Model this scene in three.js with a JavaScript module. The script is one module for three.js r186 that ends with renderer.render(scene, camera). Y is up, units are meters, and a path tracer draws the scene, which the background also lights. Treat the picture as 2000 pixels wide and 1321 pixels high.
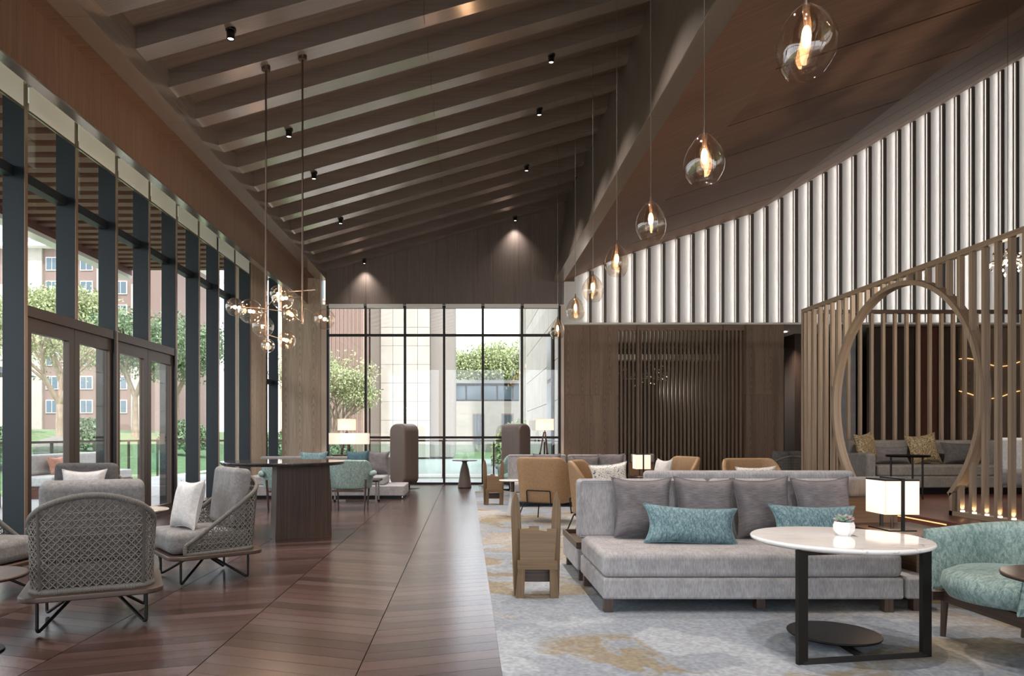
import * as THREE from 'three';
import { RoundedBoxGeometry } from 'three/addons/geometries/RoundedBoxGeometry.js';
import { mergeGeometries, mergeVertices } from 'three/addons/utils/BufferGeometryUtils.js';
import { RectAreaLightUniformsLib } from 'three/addons/lights/RectAreaLightUniformsLib.js';

// ------------------------------------------------------------------ camera, sky, sun, exposure
const scene = new THREE.Scene();
const camera = new THREE.PerspectiveCamera(2 * Math.atan(850 / 1370) * 180 / Math.PI, 2000 / 1321, 0.05, 400);
camera.position.set(0, 1.2, 0);                                   // level view, shift lens
camera.setViewOffset(2178, 1700, 178, 0, 2000, 1321);            // optical axis at pixel (911, 850)
const renderer = new THREE.WebGLRenderer({ antialias: true });
renderer.toneMapping = THREE.LinearToneMapping;
renderer.toneMappingExposure = 2.65;
renderer.shadowMap.enabled = true;
RectAreaLightUniformsLib.init();
scene.background = new THREE.Color().setRGB(1.38, 1.46, 1.57);    // pale hazy daylight sky
const sun = new THREE.DirectionalLight(new THREE.Color().setRGB(1, 0.96, 0.9), 1.4);
sun.position.set(16, 60, 34); sun.target.position.set(0, 0, -14);
sun.castShadow = true; sun.shadow.radius = 6;
Object.assign(sun.shadow.camera, { left: -70, right: 70, top: 70, bottom: -70, near: 1, far: 240 });
sun.shadow.mapSize.set(4096, 4096);
scene.add(sun, sun.target);

// ------------------------------------------------------------------ helpers
let seed = 7;
const rnd = () => { seed = (seed * 1664525 + 1013904223) >>> 0; return seed / 4294967296; };
const rr = (a, b) => a + (b - a) * rnd();
const V = (x, y, z) => new THREE.Vector3(x, y, z);
const clamp = (x, a = 0, b = 1) => Math.min(b, Math.max(a, x));
const mix = (a, b, t) => a + (b - a) * t;
const sstep = (a, b, x) => { const t = clamp((x - a) / (b - a)); return t * t * (3 - 2 * t); };
const hash = (x, y, s) => { let h = (x * 374761393 + y * 668265263 + s * 982451653) | 0; h = Math.imul(h ^ (h >>> 13), 1274126177); return ((h ^ (h >>> 16)) >>> 0) / 4294967296; };
// value noise that repeats after px, py cells
function vnoise(x, y, px, py, s) {
  const ix = Math.floor(x), iy = Math.floor(y), fx = x - ix, fy = y - iy, u = fx * fx * (3 - 2 * fx), v = fy * fy * (3 - 2 * fy);
  const m = (a, p) => ((a % p) + p) % p, h = (i, j) => hash(m(i, px), m(j, py), s);
  return mix(mix(h(ix, iy), h(ix + 1, iy), u), mix(h(ix, iy + 1), h(ix + 1, iy + 1), u), v);
}
function fbm(u, v, fx, fy, s, oct = 4) { let a = 0, w = 0.5, t = 0; for (let i = 0; i < oct; i++) { a += w * vnoise(u * fx, v * fy, fx, fy, s + i); t += w; w *= 0.5; fx *= 2; fy *= 2; } return a / t; }
function texture(w, h, fn, srgb = true, rep = [1, 1]) {
  const d = new Uint8Array(w * h * 4);
  for (let j = 0; j < h; j++) for (let i = 0; i < w; i++) { const c = fn(i / w, j / h), o = (j * w + i) * 4; for (let k = 0; k < 3; k++) d[o + k] = clamp(c[k]) * 255; d[o + 3] = 255; }
  const t = new THREE.DataTexture(d, w, h); t.wrapS = t.wrapT = THREE.RepeatWrapping; t.magFilter = THREE.LinearFilter; t.minFilter = THREE.LinearMipmapLinearFilter; t.generateMipmaps = true;
  if (srgb) t.colorSpace = THREE.SRGBColorSpace; t.repeat.set(...rep); t.needsUpdate = true; return t;
}
const c3 = (hex) => { const n = parseInt(hex.slice(1), 16); return [(n >> 16) / 255, ((n >> 8) & 255) / 255, (n & 255) / 255]; };
const lerp3 = (a, b, t) => [mix(a[0], b[0], t), mix(a[1], b[1], t), mix(a[2], b[2], t)];
const grey = (x) => [x, x, x];
const std = (o) => new THREE.MeshStandardMaterial(o);
const phy = (o) => new THREE.MeshPhysicalMaterial(o);

// every surface gets uv in metres, projected along its own dominant axis; grain runs along v
function metric(geo, grain = 'y', off = [0, 0]) {
  const g = geo.index ? geo.toNonIndexed() : geo, p = g.attributes.position, uv = new Float32Array(p.count * 2), a = V(), b = V(), c = V();
  if (!g.attributes.normal) g.computeVertexNormals();
  for (let i = 0; i < p.count; i += 3) {
    a.fromBufferAttribute(p, i); b.fromBufferAttribute(p, i + 1); c.fromBufferAttribute(p, i + 2);
    const n = b.clone().sub(a).cross(c.clone().sub(a)), ax = Math.abs(n.x), ay = Math.abs(n.y), az = Math.abs(n.z);
    const drop = ax >= ay && ax >= az ? 'x' : ay >= az ? 'y' : 'z', axes = ['x', 'y', 'z'].filter((k) => k !== drop);
    const vAx = axes.includes(grain) ? grain : axes[1], uAx = axes.find((k) => k !== vAx);
    [a, b, c].forEach((q, k) => { uv[(i + k) * 2] = q[uAx] + off[0]; uv[(i + k) * 2 + 1] = q[vAx] + off[1]; });
  }
  g.setAttribute('uv', new THREE.BufferAttribute(uv, 2));
  return g;
}
const at = (g, x = 0, y = 0, z = 0) => g.translate(x, y, z);
// box between two corners
function box(x0, x1, y0, y1, z0, z1, grain = 'y') {
  return metric(at(new THREE.BoxGeometry(Math.abs(x1 - x0), Math.abs(y1 - y0), Math.abs(z1 - z0)), (x0 + x1) / 2, (y0 + y1) / 2, (z0 + z1) / 2), grain, [rnd(), rnd()]);
}
function rbox(w, h, d, r, seg = 3, grain = 'y') { return metric(new RoundedBoxGeometry(w, h, d, seg, r), grain, [rnd(), rnd()]); }
const merge = (list) => mergeGeometries(list.map((g) => { const k = g.index ? g.toNonIndexed() : g.clone(); for (const n of Object.keys(k.attributes)) if (!['position', 'normal', 'uv'].includes(n)) k.deleteAttribute(n); return k; }));
const taken = new Map();
function numbered(name) { const n = taken.get(name) ?? 0; taken.set(name, n + 1); return n ? name + '_' + String(n).padStart(3, '0') : name; }
function mesh(name, geo, m, parent) { const o = new THREE.Mesh(geo, m); o.name = name; o.castShadow = o.receiveShadow = true; parent.add(o); return o; }
function thing(name, label, category, [x, y, z] = [0, 0, 0], turn = 0, group) {
  const o = new THREE.Group(); o.name = numbered(name); scene.add(o); o.position.set(x, y, z); o.rotation.y = turn;
  o.userData = { label, category }; if (group) o.userData.group = group; return o;
}
function single(name, label, category, geo, m, [x, y, z] = [0, 0, 0], rot = [0, 0, 0], group) {
  const o = mesh(numbered(name), geo, m, scene); o.position.set(x, y, z); o.rotation.set(...rot); o.userData = { label, category }; if (group) o.userData.group = group; return o;
}
function struct(name, label) { const o = new THREE.Group(); o.name = name; scene.add(o); o.userData = { kind: 'structure', label, category: name.split('_')[0] }; return o; }
function copy(src, label, [x, y, z], turn = 0) { const o = src.clone(); o.name = numbered(src.name.replace(/_\d\d\d$/, '')); o.userData = { ...src.userData, label }; o.position.set(x, y, z); o.rotation.set(0, turn, 0); scene.add(o); return o; }
// a rod through points with rounded bends
function rod(pts, r, bend = 0.03, sides = 8, closed = false) {
  const path = new THREE.CurvePath(), P = pts.map((p) => V(...p)); let last = P[0].clone();
  for (let i = 1; i < P.length; i++) {
    if (i === P.length - 1) { path.add(new THREE.LineCurve3(last, P[i])); break; }
    const a = P[i].clone().sub(P[i - 1]), b = P[i + 1].clone().sub(P[i]), k = Math.min(bend, a.length() / 2.1, b.length() / 2.1);
    const s = P[i].clone().addScaledVector(a.normalize(), -k), e = P[i].clone().addScaledVector(b.normalize(), k);
    path.add(new THREE.LineCurve3(last, s)); path.add(new THREE.QuadraticBezierCurve3(s, P[i], e)); last = e;
  }
  const parts = path.curves.map((c) => { const n = c.isLineCurve3 ? 1 : 6; return new THREE.TubeGeometry(c, n, r, sides, false); });
  return merge(parts);
}
function smoothTube(pts, r, n = 40, sides = 8, closed = false) { return new THREE.TubeGeometry(new THREE.CatmullRomCurve3(pts.map((p) => V(...p)), closed, 'centripetal'), n, r, sides, closed); }
function bar(a, b, w, d = w, grain = 'y') { // square bar from a to b
  const A = V(...a), B = V(...b), L = A.distanceTo(B), g = metric(new THREE.BoxGeometry(w, L, d), grain);
  g.applyQuaternion(new THREE.Quaternion().setFromUnitVectors(V(0, 1, 0), B.clone().sub(A).normalize())); return at(g, (A.x + B.x) / 2, (A.y + B.y) / 2, (A.z + B.z) / 2);
}
function taper(a, b, ra, rb, sides = 12) { // round tapered leg from a (ra) to b (rb)
  const A = V(...a), B = V(...b), L = A.distanceTo(B), g = new THREE.CylinderGeometry(rb, ra, L, sides);
  g.applyQuaternion(new THREE.Quaternion().setFromUnitVectors(V(0, 1, 0), B.clone().sub(A).normalize())); return at(metric(g), (A.x + B.x) / 2, (A.y + B.y) / 2, (A.z + B.z) / 2);
}
const lathe = (pts, n = 32) => new THREE.LatheGeometry(pts.map(([x, y]) => new THREE.Vector2(x, y)), n);
function prism(pts, z0, z1, grain = 'z') { // polygon in x,y stretched along z
  const s = new THREE.Shape(pts.map(([x, y]) => new THREE.Vector2(x, y)));
  return metric(at(new THREE.ExtrudeGeometry(s, { depth: Math.abs(z1 - z0), bevelEnabled: false }), 0, 0, Math.min(z0, z1)), grain);
}

// ------------------------------------------------------------------ materials
function woodTex(dark, light, s, opt = {}) {
  const D = c3(dark), L = c3(light), crown = opt.crown ?? 0;
  return texture(512, 1024, (u, v) => {
    const wob = fbm(u, v, 4, 4, s, 3) - 0.5;
    let t = 0.55 * fbm(u + wob * 0.02, v, 96, 3, s + 11, 3) + 0.45 * fbm(u, v, 220, 8, s + 21, 2);
    t = clamp((t - 0.5) * 1.5 + 0.5);
    if (crown) {
      const k = Math.floor(u * 3), x = u * 3 - k - 0.5, c = v * 2 + x * x * 9 + wob * 0.5 + k * 0.37, q = c * 5 - Math.floor(c * 5);
      const line = sstep(0.55, 0.8, q) * sstep(1.0, 0.9, q) * sstep(0.34, 0.2, Math.abs(x));
      t = clamp(t - crown * line);
    }
    return lerp3(D, L, clamp(t + (vnoise(u * 3, v * 1, 3, 1, s + 5) - 0.5) * (opt.bands ?? 0.25)));
  }, true, [1, 0.5]);
}
const T = {
  rafter: woodTex('#958a81', '#aca097', 4, { bands: 0.1 }), darkCeiling: woodTex('#543b2a', '#70533e', 6, { bands: 0.12 }),
  ceiling: woodTex('#574c46', '#72665e', 3, { bands: 0.1 }), fascia: woodTex('#6a4f3d', '#876b55', 5, { bands: 0.15 }), panel: woodTex('#705b4a', '#957e68', 9, { crown: 0.5 }),
  light: woodTex('#94826f', '#c2b09a', 13, { crown: 0.55 }), slat: woodTex('#7d6a58', '#a8947e', 17), screen: woodTex('#6b594a', '#8d7966', 19), floor: woodTex('#3a2b29', '#5a4945', 23, { bands: 0.35 }), walnut: woodTex('#33261f', '#5b473a', 29),
  oak: woodTex('#5f4a33', '#806748', 31), red: woodTex('#4d2a20', '#75412f', 37),
};
const noiseBump = texture(256, 256, (u, v) => grey(fbm(u, v, 64, 64, 41, 2)), false, [2, 2]);
const weaveBump = texture(256, 256, (u, v) => grey(0.5 + 0.25 * Math.sin(u * 2 * Math.PI * 64) + 0.25 * Math.sin(v * 2 * Math.PI * 64)), false, [4, 4]);
function fabricTex(dark, light, s, fx = 30, fy = 160) { const D = c3(dark), L = c3(light); return texture(512, 512, (u, v) => lerp3(D, L, clamp((0.6 * fbm(u, v, fy, fx, s, 2) + 0.4 * fbm(u, v, 10, 10, s + 7, 3) - 0.5) * 1.6 + 0.5)), true, [1.6, 1.6]); }
function velvetTex(dark, light, s) { const D = c3(dark), L = c3(light); return texture(512, 512, (u, v) => { const w = fbm(u, v, 5, 5, s, 3) - 0.5, a = fbm(u + w * 0.1, v, 40, 16, s + 3, 3), b = fbm(u, v, 200, 50, s + 9, 2); return lerp3(D, L, clamp((a * 0.5 + b * 0.5 - 0.5) * 2.4 + 0.5)); }, true, [3, 3]); }
const fabric = (dark, light, s, fx, fy) => std({ map: fabricTex(dark, light, s, fx, fy), roughness: 0.95, bumpMap: weaveBump, bumpScale: 0.0008 });
const velvet = (dark, light, s) => phy({ map: velvetTex(dark, light, s), roughness: 0.75, sheen: 0.6, sheenColor: new THREE.Color(0.6, 0.7, 0.7), sheenRoughness: 0.4 });
const M = {
  ceiling: std({ map: T.ceiling, roughness: 0.5 }), rafter: std({ map: T.rafter, roughness: 0.16, metalness: 0.6 }), darkCeiling: phy({ map: T.darkCeiling, roughness: 0.75, specularIntensity: 0.4 }), fascia: std({ map: T.fascia, roughness: 0.42 }),
  bronze: std({ color: '#bdb3a9', roughness: 0.17, metalness: 0.8 }), panel: std({ map: T.panel, roughness: 0.55 }), light: std({ map: T.light, roughness: 0.6 }),
  slat: std({ map: T.slat, roughness: 0.55 }), screen: std({ map: T.screen, roughness: 0.55 }), walnut: std({ map: T.walnut, roughness: 0.4 }), oak: std({ map: T.oak, roughness: 0.5 }), red: std({ map: T.red, roughness: 0.4 }),
  floorBase: std({ map: T.floor, roughness: 0.35 }),
  fin: std({ color: '#1c242a', roughness: 0.5, metalness: 0.3 }), finCap: std({ color: '#8a7462', roughness: 0.4, metalness: 0.5 }), doorMetal: std({ color: '#4a3f39', roughness: 0.42, metalness: 0.55 }),
  frame: std({ color: '#2b2523', roughness: 0.5, metalness: 0.3 }), black: std({ color: '#141313', roughness: 0.42, metalness: 0.4 }), steel: std({ color: '#2a2624', roughness: 0.38, metalness: 0.7 }),
  chrome: std({ color: '#b9b4ae', roughness: 0.25, metalness: 0.9 }), copper: std({ color: '#6a5a52', roughness: 0.35, metalness: 0.8 }),
  glass: phy({ color: '#ffffff', roughness: 0.0, transmission: 1, thickness: 0, ior: 1.45 }), railGlass: phy({ color: '#e6f1ee', roughness: 0.0, transmission: 1, thickness: 0, ior: 1.45 }),
  bulbGlass: phy({ color: '#fbf3ea', roughness: 0.0, transmission: 1, thickness: 0, ior: 1.9 }), smokeGlass: phy({ color: '#ece0d4', roughness: 0.0, transmission: 1, thickness: 0, ior: 1.7 }),
  white: std({ color: '#e8e5e0', roughness: 0.8 }), wallWhite: std({ map: texture(256, 256, (u, v) => grey(0.80 + 0.06 * fbm(u, v, 60, 4, 71, 2)), true, [2, 1]), roughness: 0.85 }),
  cream: std({ color: '#d9cdbf', roughness: 0.7 }), blind: phy({ color: '#f4f2ee', roughness: 0.95, transmission: 0.5, thickness: 0 }), slatGrey: std({ color: '#6b6763', roughness: 0.7 }),
  led: std({ color: '#fff4e6', emissive: new THREE.Color(1, 0.92, 0.83), emissiveIntensity: 0.3 }), warmBulb: std({ color: '#ffd9a0', emissive: new THREE.Color(1, 0.76, 0.45), emissiveIntensity: 5 }),
  dimLine: std({ color: '#c98f4a', emissive: new THREE.Color(1, 0.6, 0.25), emissiveIntensity: 0.5 }), spotFace: std({ color: '#fff4e0', emissive: new THREE.Color(1, 0.9, 0.75), emissiveIntensity: 3 }), globeBulb: std({ color: '#ffe2b8', emissive: new THREE.Color(1, 0.8, 0.56), emissiveIntensity: 3 }),
  shade: phy({ color: '#f0e6df', roughness: 0.95, transmission: 0.45, thickness: 0, emissive: new THREE.Color(1, 0.86, 0.75), emissiveIntensity: 0.13 }), pinkShade: phy({ color: '#d6bdb2', roughness: 0.95, transmission: 0.4, thickness: 0 }),
  sofa: fabric('#888687', '#b0aeaf', 51, 24, 140), sofaDark: fabric('#767371', '#98948f', 52, 24, 140), pillowGrey: fabric('#5d595b', '#7f7a7c', 53, 150, 14), chairGrey: fabric('#6c6a69', '#8b8988', 54, 60, 60), chairDark: fabric('#4b4949', '#646262', 55, 60, 60),
  pillowLight: fabric('#b9b6b4', '#d6d4d2', 56, 60, 60), pillowDot: std({ map: texture(256, 256, (u, v) => { const n = vnoise(u * 40, v * 40, 40, 40, 57); return n > 0.72 ? c3('#6f7472') : c3('#dad7d0'); }, true, [3, 3]), roughness: 0.95 }),
  teal: velvet('#3c5c63', '#8da5aa', 61), tealChair: velvet('#5f7a77', '#9fb0ac', 62), tealDark: velvet('#2b4a54', '#4c6b74', 63),
  gold: std({ map: texture(512, 512, (u, v) => { const n = Math.sin(fbm(u, v, 6, 6, 64, 3) * 40); return n > 0.1 ? c3('#a99673') : c3('#6b5d48'); }, true, [2.2, 2.2]), roughness: 0.6 }),
  leather: std({ map: texture(256, 256, (u, v) => lerp3(c3('#876848'), c3('#9e8060'), fbm(u, v, 40, 40, 65, 3)), true, [2, 2]), roughness: 0.5, bumpMap: noiseBump, bumpScale: 0.0006 }),
  cord: std({ color: '#6f6b65', roughness: 0.75, bumpMap: texture(64, 64, (u, v) => grey(Math.abs(Math.sin(u * Math.PI * 8))), false, [10, 10]), bumpScale: 0.0005 }), podLeather: std({ color: '#6a5c55', roughness: 0.42 }),
  wrap: std({ color: '#706c67', roughness: 0.75, bumpMap: texture(128, 16, (u, v) => grey(Math.abs(Math.sin(u * Math.PI * 16))), false, [16, 1]), bumpScale: 0.004 }),
  coral: fabric('#c98b78', '#e0a892', 66, 60, 60), stone: std({ map: texture(256, 256, (u, v) => grey(0.66 + 0.1 * fbm(u, v, 12, 12, 67, 4)), true, [0.5, 0.5]), roughness: 0.9 }),
  ceramic: std({ color: '#f1efec', roughness: 0.35 }), leafGreen: std({ color: '#7f9a8a', roughness: 0.6 }), leafPink: std({ color: '#b98a92', roughness: 0.6 }),
};
const marbleTex = (base, vein, s, k) => texture(1024, 1024, (u, v) => {
  const w = fbm(u, v, 3, 3, s, 5), q = Math.abs(Math.sin((v * 3 + u * 0.6 + w * 2.4) * Math.PI * 2)), line = Math.pow(1 - q, k), soft = fbm(u, v, 5, 9, s + 5, 4);
  return lerp3(c3(base), c3(vein), clamp(line * 0.8 * sstep(0.35, 0.65, fbm(u, v, 4, 4, s + 8, 3)) + (soft - 0.45) * 0.35));
}, true, [0.8, 0.8]);
M.marble = std({ map: marbleTex('#f4f2f0', '#8f8a88', 73, 14), roughness: 0.08 });
M.darkMarble = std({ map: marbleTex('#2a2628', '#8d898a', 79, 6), roughness: 0.1 });
M.beigeMarble = std({ map: marbleTex('#cdc4ba', '#9b9288', 83, 5), roughness: 0.15 });
M.carpet = std({ map: texture(768, 1536, (u, v) => {
  const w1 = fbm(u, v, 4, 6, 91, 4) - 0.5, w2 = fbm(u, v, 5, 8, 95, 4) - 0.5, U = u + w1 * 0.5, W = v + w2 * 0.22;
  const beige = sstep(0.46, 0.56, fbm(U, W, 5, 12, 101, 5)), ochre = sstep(0.55, 0.62, fbm(U, W, 8, 30, 107, 5)) * sstep(0.42, 0.55, fbm(u, v, 4, 8, 109, 3)), pale = sstep(0.52, 0.66, fbm(U, W, 6, 22, 113, 4));
  let c = lerp3(c3('#7f868e'), c3('#938a7d'), beige * 0.9); c = lerp3(c, c3('#a2a7ac'), pale * 0.55); c = lerp3(c, c3('#7b6a4c'), ochre * 0.65);
  const n = 0.86 + 0.28 * fbm(u, v, 256, 512, 117, 2); return [c[0] * n, c[1] * n, c[2] * n];
}, true, [1, 1]), roughness: 1, bumpMap: noiseBump, bumpScale: 0.002 });
const plankMats = ['#ffffff', '#e9e2de', '#d0c7c3', '#f3eae5', '#c2b9b5'].map((c) => std({ color: c, map: T.floor, roughness: 0.24, bumpMap: noiseBump, bumpScale: 0.0002 }));
const RAFTER0 = 7.17, PITCH = 0.795;
const ceilY = (x) => 5.348 + 0.2835 * (x + 3.4), rafterY = (x) => ceilY(x) - 0.205;

// ------------------------------------------------------------------ floor
{
  const floor = struct('floor', 'dark walnut chevron plank floor of the lounge');
  mesh('subfloor', box(-4.9, 14.2, -0.3, -0.022, 7, -17.3, 'x'), M.floorBase, floor);
  const W = 0.84, P = 0.15, edges = [-4.75, -3.91, -3.07, -2.23, -1.39, -0.55], slant = Math.tan(17.6 * Math.PI / 180);
  const geos = [1, -1].map((s) => [0, 1, 2].map((k) => {
    const w = W - 0.006, q = P - 0.003, dz = -s * slant * w, t = 0.02;
    const c = [[0, 0], [w, dz], [w, dz - q], [0, -q]], pos = [], uv = [], L = 0.88;
    const quad = (a, b, d, e, ua) => { for (const i of [a, b, d, a, d, e]) pos.push(...i); for (const i of [0, 1, 2, 0, 2, 3]) uv.push(...ua[i]); };
    const top = c.map(([x, z]) => [x, 0, z]), bot = c.map(([x, z]) => [x, -t, z]), o = k * 0.31;
    quad(top[0], top[1], top[2], top[3], [[o, k], [o, k + L], [o + P, k + L], [o + P, k]]);
    for (let i = 0; i < 4; i++) { const j = (i + 1) % 4; quad(bot[i], bot[j], top[j], top[i], [[o, k], [o, k + L], [o + 0.02, k + L], [o + 0.02, k]]); }
    const g = new THREE.BufferGeometry(); g.setAttribute('position', new THREE.Float32BufferAttribute(pos, 3)); g.setAttribute('uv', new THREE.Float32BufferAttribute(uv, 2)); g.computeVertexNormals(); return g;
  }));
  const spots = [];
  edges.forEach((x, i) => { const s = i % 2 ? 1 : -1; for (let k = 0; k < 155; k++) { const z = 6.2 - k * P; if (z < -17.05) break; spots.push({ x: x + 0.0015, z, s: s > 0 ? 0 : 1, k: Math.floor(rnd() * 3), m: Math.floor(rnd() * 5), d: -z, seen: -z > 3.35 && (x + W) * 1370 / -z > -911 }); } });
  const near = spots.filter((p) => p.seen).sort((a, b) => a.d - b.d).slice(0, 300), set = new Set(near);
  for (const p of near) mesh('plank', geos[p.s][p.k], plankMats[p.m], floor).position.set(p.x, 0, p.z);
  plankMats.forEach((m, i) => { const o = mesh('far_planks', merge(spots.filter((p) => !set.has(p) && p.m === i).map((p) => geos[p.s][p.k].clone().translate(p.x, 0, p.z))), m, floor); o.userData.kind = 'stuff'; });
  mesh('stone_border', box(4.5, 14.2, -0.022, 0, 7, -17.3, 'z'), M.walnut, floor); mesh('inner_room_floor', box(2.36, 14.2, -0.3, 0, -17.3, -22, 'z'), M.walnut, floor);
  const cg = at(new THREE.BoxGeometry(4.36, 0.024, 20.9), 2.36, -0.009, -4.45), uv = cg.attributes.uv, p = cg.attributes.position;
  for (let i = 0; i < uv.count; i++) uv.setXY(i, p.getX(i) / 4.6, p.getZ(i) / 9.2);
  single('carpet', 'large blue-grey and beige carpet with ochre brushstroke pattern under the sofas', 'carpet', cg, M.carpet);
}

// ------------------------------------------------------------------ left ceiling: boards, rafters, beams
{
  const ceil = struct('ceiling', 'sloping taupe wood ceiling with rafters');
  mesh('boarding', prism([[-3.6, ceilY(-3.6)], [2.55, ceilY(2.55)], [2.55, ceilY(2.55) + 0.15], [-3.6, ceilY(-3.6) + 0.15]], 6.6, -17.3, 'x'), M.ceiling, ceil);
  const half = (x0, x1) => prism([[x0, rafterY(x0)], [x1, rafterY(x1)], [x1, ceilY(x1)], [x0, ceilY(x0)]], 0, -0.24, 'x');
  const gl = half(-3.4, -0.484), gr = half(-0.48, 2.47);
  for (let k = -16; k <= 12; k++) { const z = -(RAFTER0 + PITCH * k); if (z > 6.2) continue; for (const g of [gl, gr]) mesh('rafter', g, M.rafter, ceil).position.z = z; }
  const beam = struct('trim_1', 'bronze edge beam along the window side');
  mesh('beam', box(-3.63, -3.38, 4.965, 5.42, 6.6, -17.0, 'z'), M.rafter, beam);
  for (let k = 0; k < 11; k++) mesh('bottom_plate', box(-3.628, -3.382, 4.957, 4.9655, 6.6 - k * 2.15, 6.6 - (k + 1) * 2.15 + 0.004, 'z'), M.bronze, beam);
  const soffit = struct('trim_2', 'wood clad bulkhead and soffit over the windows');
  for (let k = 0; k < 17; k++) { const z = 6.6 - k * 1.395; mesh('fascia_panel', box(-3.9, -3.82, 4.37, 4.985, z, z - 1.391), M.fascia, soffit); mesh('soffit_panel', box(-3.9, -3.63, 4.985, 5.02, z, z - 1.391, 'x'), M.fascia, soffit); }
  mesh('pocket_top', box(-5.0, -3.9, 4.99, 5.4, 6.6, -17.2), M.white, soffit); mesh('lower_edge', box(-3.93, -3.815, 4.35, 4.372, 6.6, -17.0, 'z'), M.bronze, soffit);
  const ridge = struct('trim_3', 'deep wood downstand beam beside the pendant row');
  mesh('beam_face', prism([[2.12, 4.91], [2.345, 4.91], [2.6, 7.2], [2.47, 7.2]], 6.6, -17.0, 'y'), M.ceiling, ridge);
  for (let k = 0; k < 16; k++) mesh('bottom_plate', box(2.122, 2.343, 4.898, 4.911, 6.6 - k * 1.475, 6.6 - (k + 1) * 1.475 + 0.004, 'z'), M.bronze, ridge);
  // right ceiling: three facets with dark slots
  const cr = struct('ceiling_right', 'folded dark wood ceiling over the lounge'); cr.userData.category = 'ceiling';
  const prof = [[2.345, 4.9], [3.62, 5.48], [6.97, 6.585], [13.9, 10.6]];
  const zs = [6.6]; for (let d = 2.1 - 1.525 * 5; d < 17; d += 1.525) if (-d < 6.6) zs.push(-d); zs.push(-17.0);
  for (let f = 0; f < 3; f++) { const [a, b] = [prof[f], prof[f + 1]]; for (let i = 0; i + 1 < zs.length; i++) { const gap = f ? 0.018 : 0.0015; mesh('ceiling_panel', prism([a, b, [b[0], b[1] + 0.12], [a[0], a[1] + 0.12]], zs[i] - gap, zs[i + 1] + gap, 'x'), M.darkCeiling, cr); } }
  mesh('backing', prism([[2.345, 5.03], [3.62, 5.61], [6.97, 6.715], [13.9, 10.73], [13.9, 10.95], [6.97, 6.95], [3.62, 5.85], [2.345, 5.3]], 6.6, -17.2, 'x'), M.black, cr);
}

// ------------------------------------------------------------------ end wall with window
const ZB = -17;
{
  const w = struct('wall_back', 'taupe wood end wall above and beside the tall window');
  const seams = [-3.42, -2.44, -0.9, 0.65, 2.34];
  for (let i = 0; i < 4; i++) { const a = seams[i], b = seams[i + 1] - 0.004; mesh('wall_panel', prism([[a, 4.36], [b, 4.36], [b, ceilY(b) + 0.1], [a, ceilY(a) + 0.1]], ZB, ZB - 0.2, 'y'), M.ceiling, w); }
  mesh('wood_pier', box(-4.45, -3.52, 0, 4.99, ZB + 0.1, ZB - 0.2), M.light, w); mesh('window_jamb', box(-3.52, -3.37, 0, 4.36, ZB + 0.02, ZB - 0.2), M.cream, w); mesh('window_jamb', box(2.27, 2.36, 0, 4.36, ZB + 0.02, ZB - 0.2), M.cream, w);
  mesh('corner_filler', prism([[2.3, 4.92], [2.62, 4.92], [2.62, 7.4], [2.3, 7.3]], ZB + 0.005, ZB - 0.2, 'y'), M.ceiling, w);
  mesh('pier_upper', box(-4.95, -3.42, 4.99, 5.5, ZB, ZB - 0.2), M.ceiling, w);
  const win = struct('window_2', 'tall six-bay end window with dark frames');
  const xs = [-3.355, -2.44, -1.49, -0.541, 0.397, 1.346, 2.255], ys = [0.02, 1.14, 3.62, 4.3];
  for (const x of xs) mesh('mullion', box(x - 0.028, x + 0.028, 0, 4.33, ZB + 0.03, ZB - 0.09), M.frame, win);
  for (let i = 0; i < 6; i++) {
    for (const y of ys) mesh('transom', box(xs[i] + 0.028, xs[i + 1] - 0.028, y - 0.028, y + 0.028, ZB + 0.02, ZB - 0.08), M.frame, win);
    for (let j = 0; j < 3; j++) mesh('pane', box(xs[i] + 0.02, xs[i + 1] - 0.02, ys[j] + 0.02, ys[j + 1] - 0.02, ZB - 0.03, ZB - 0.038), M.glass, win);
    mesh('blind_cassette', box(xs[i] + 0.04, xs[i + 1] - 0.04, 4.27, 4.355, ZB + 0.12, ZB + 0.035), M.white, win);
  }
}

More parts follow.
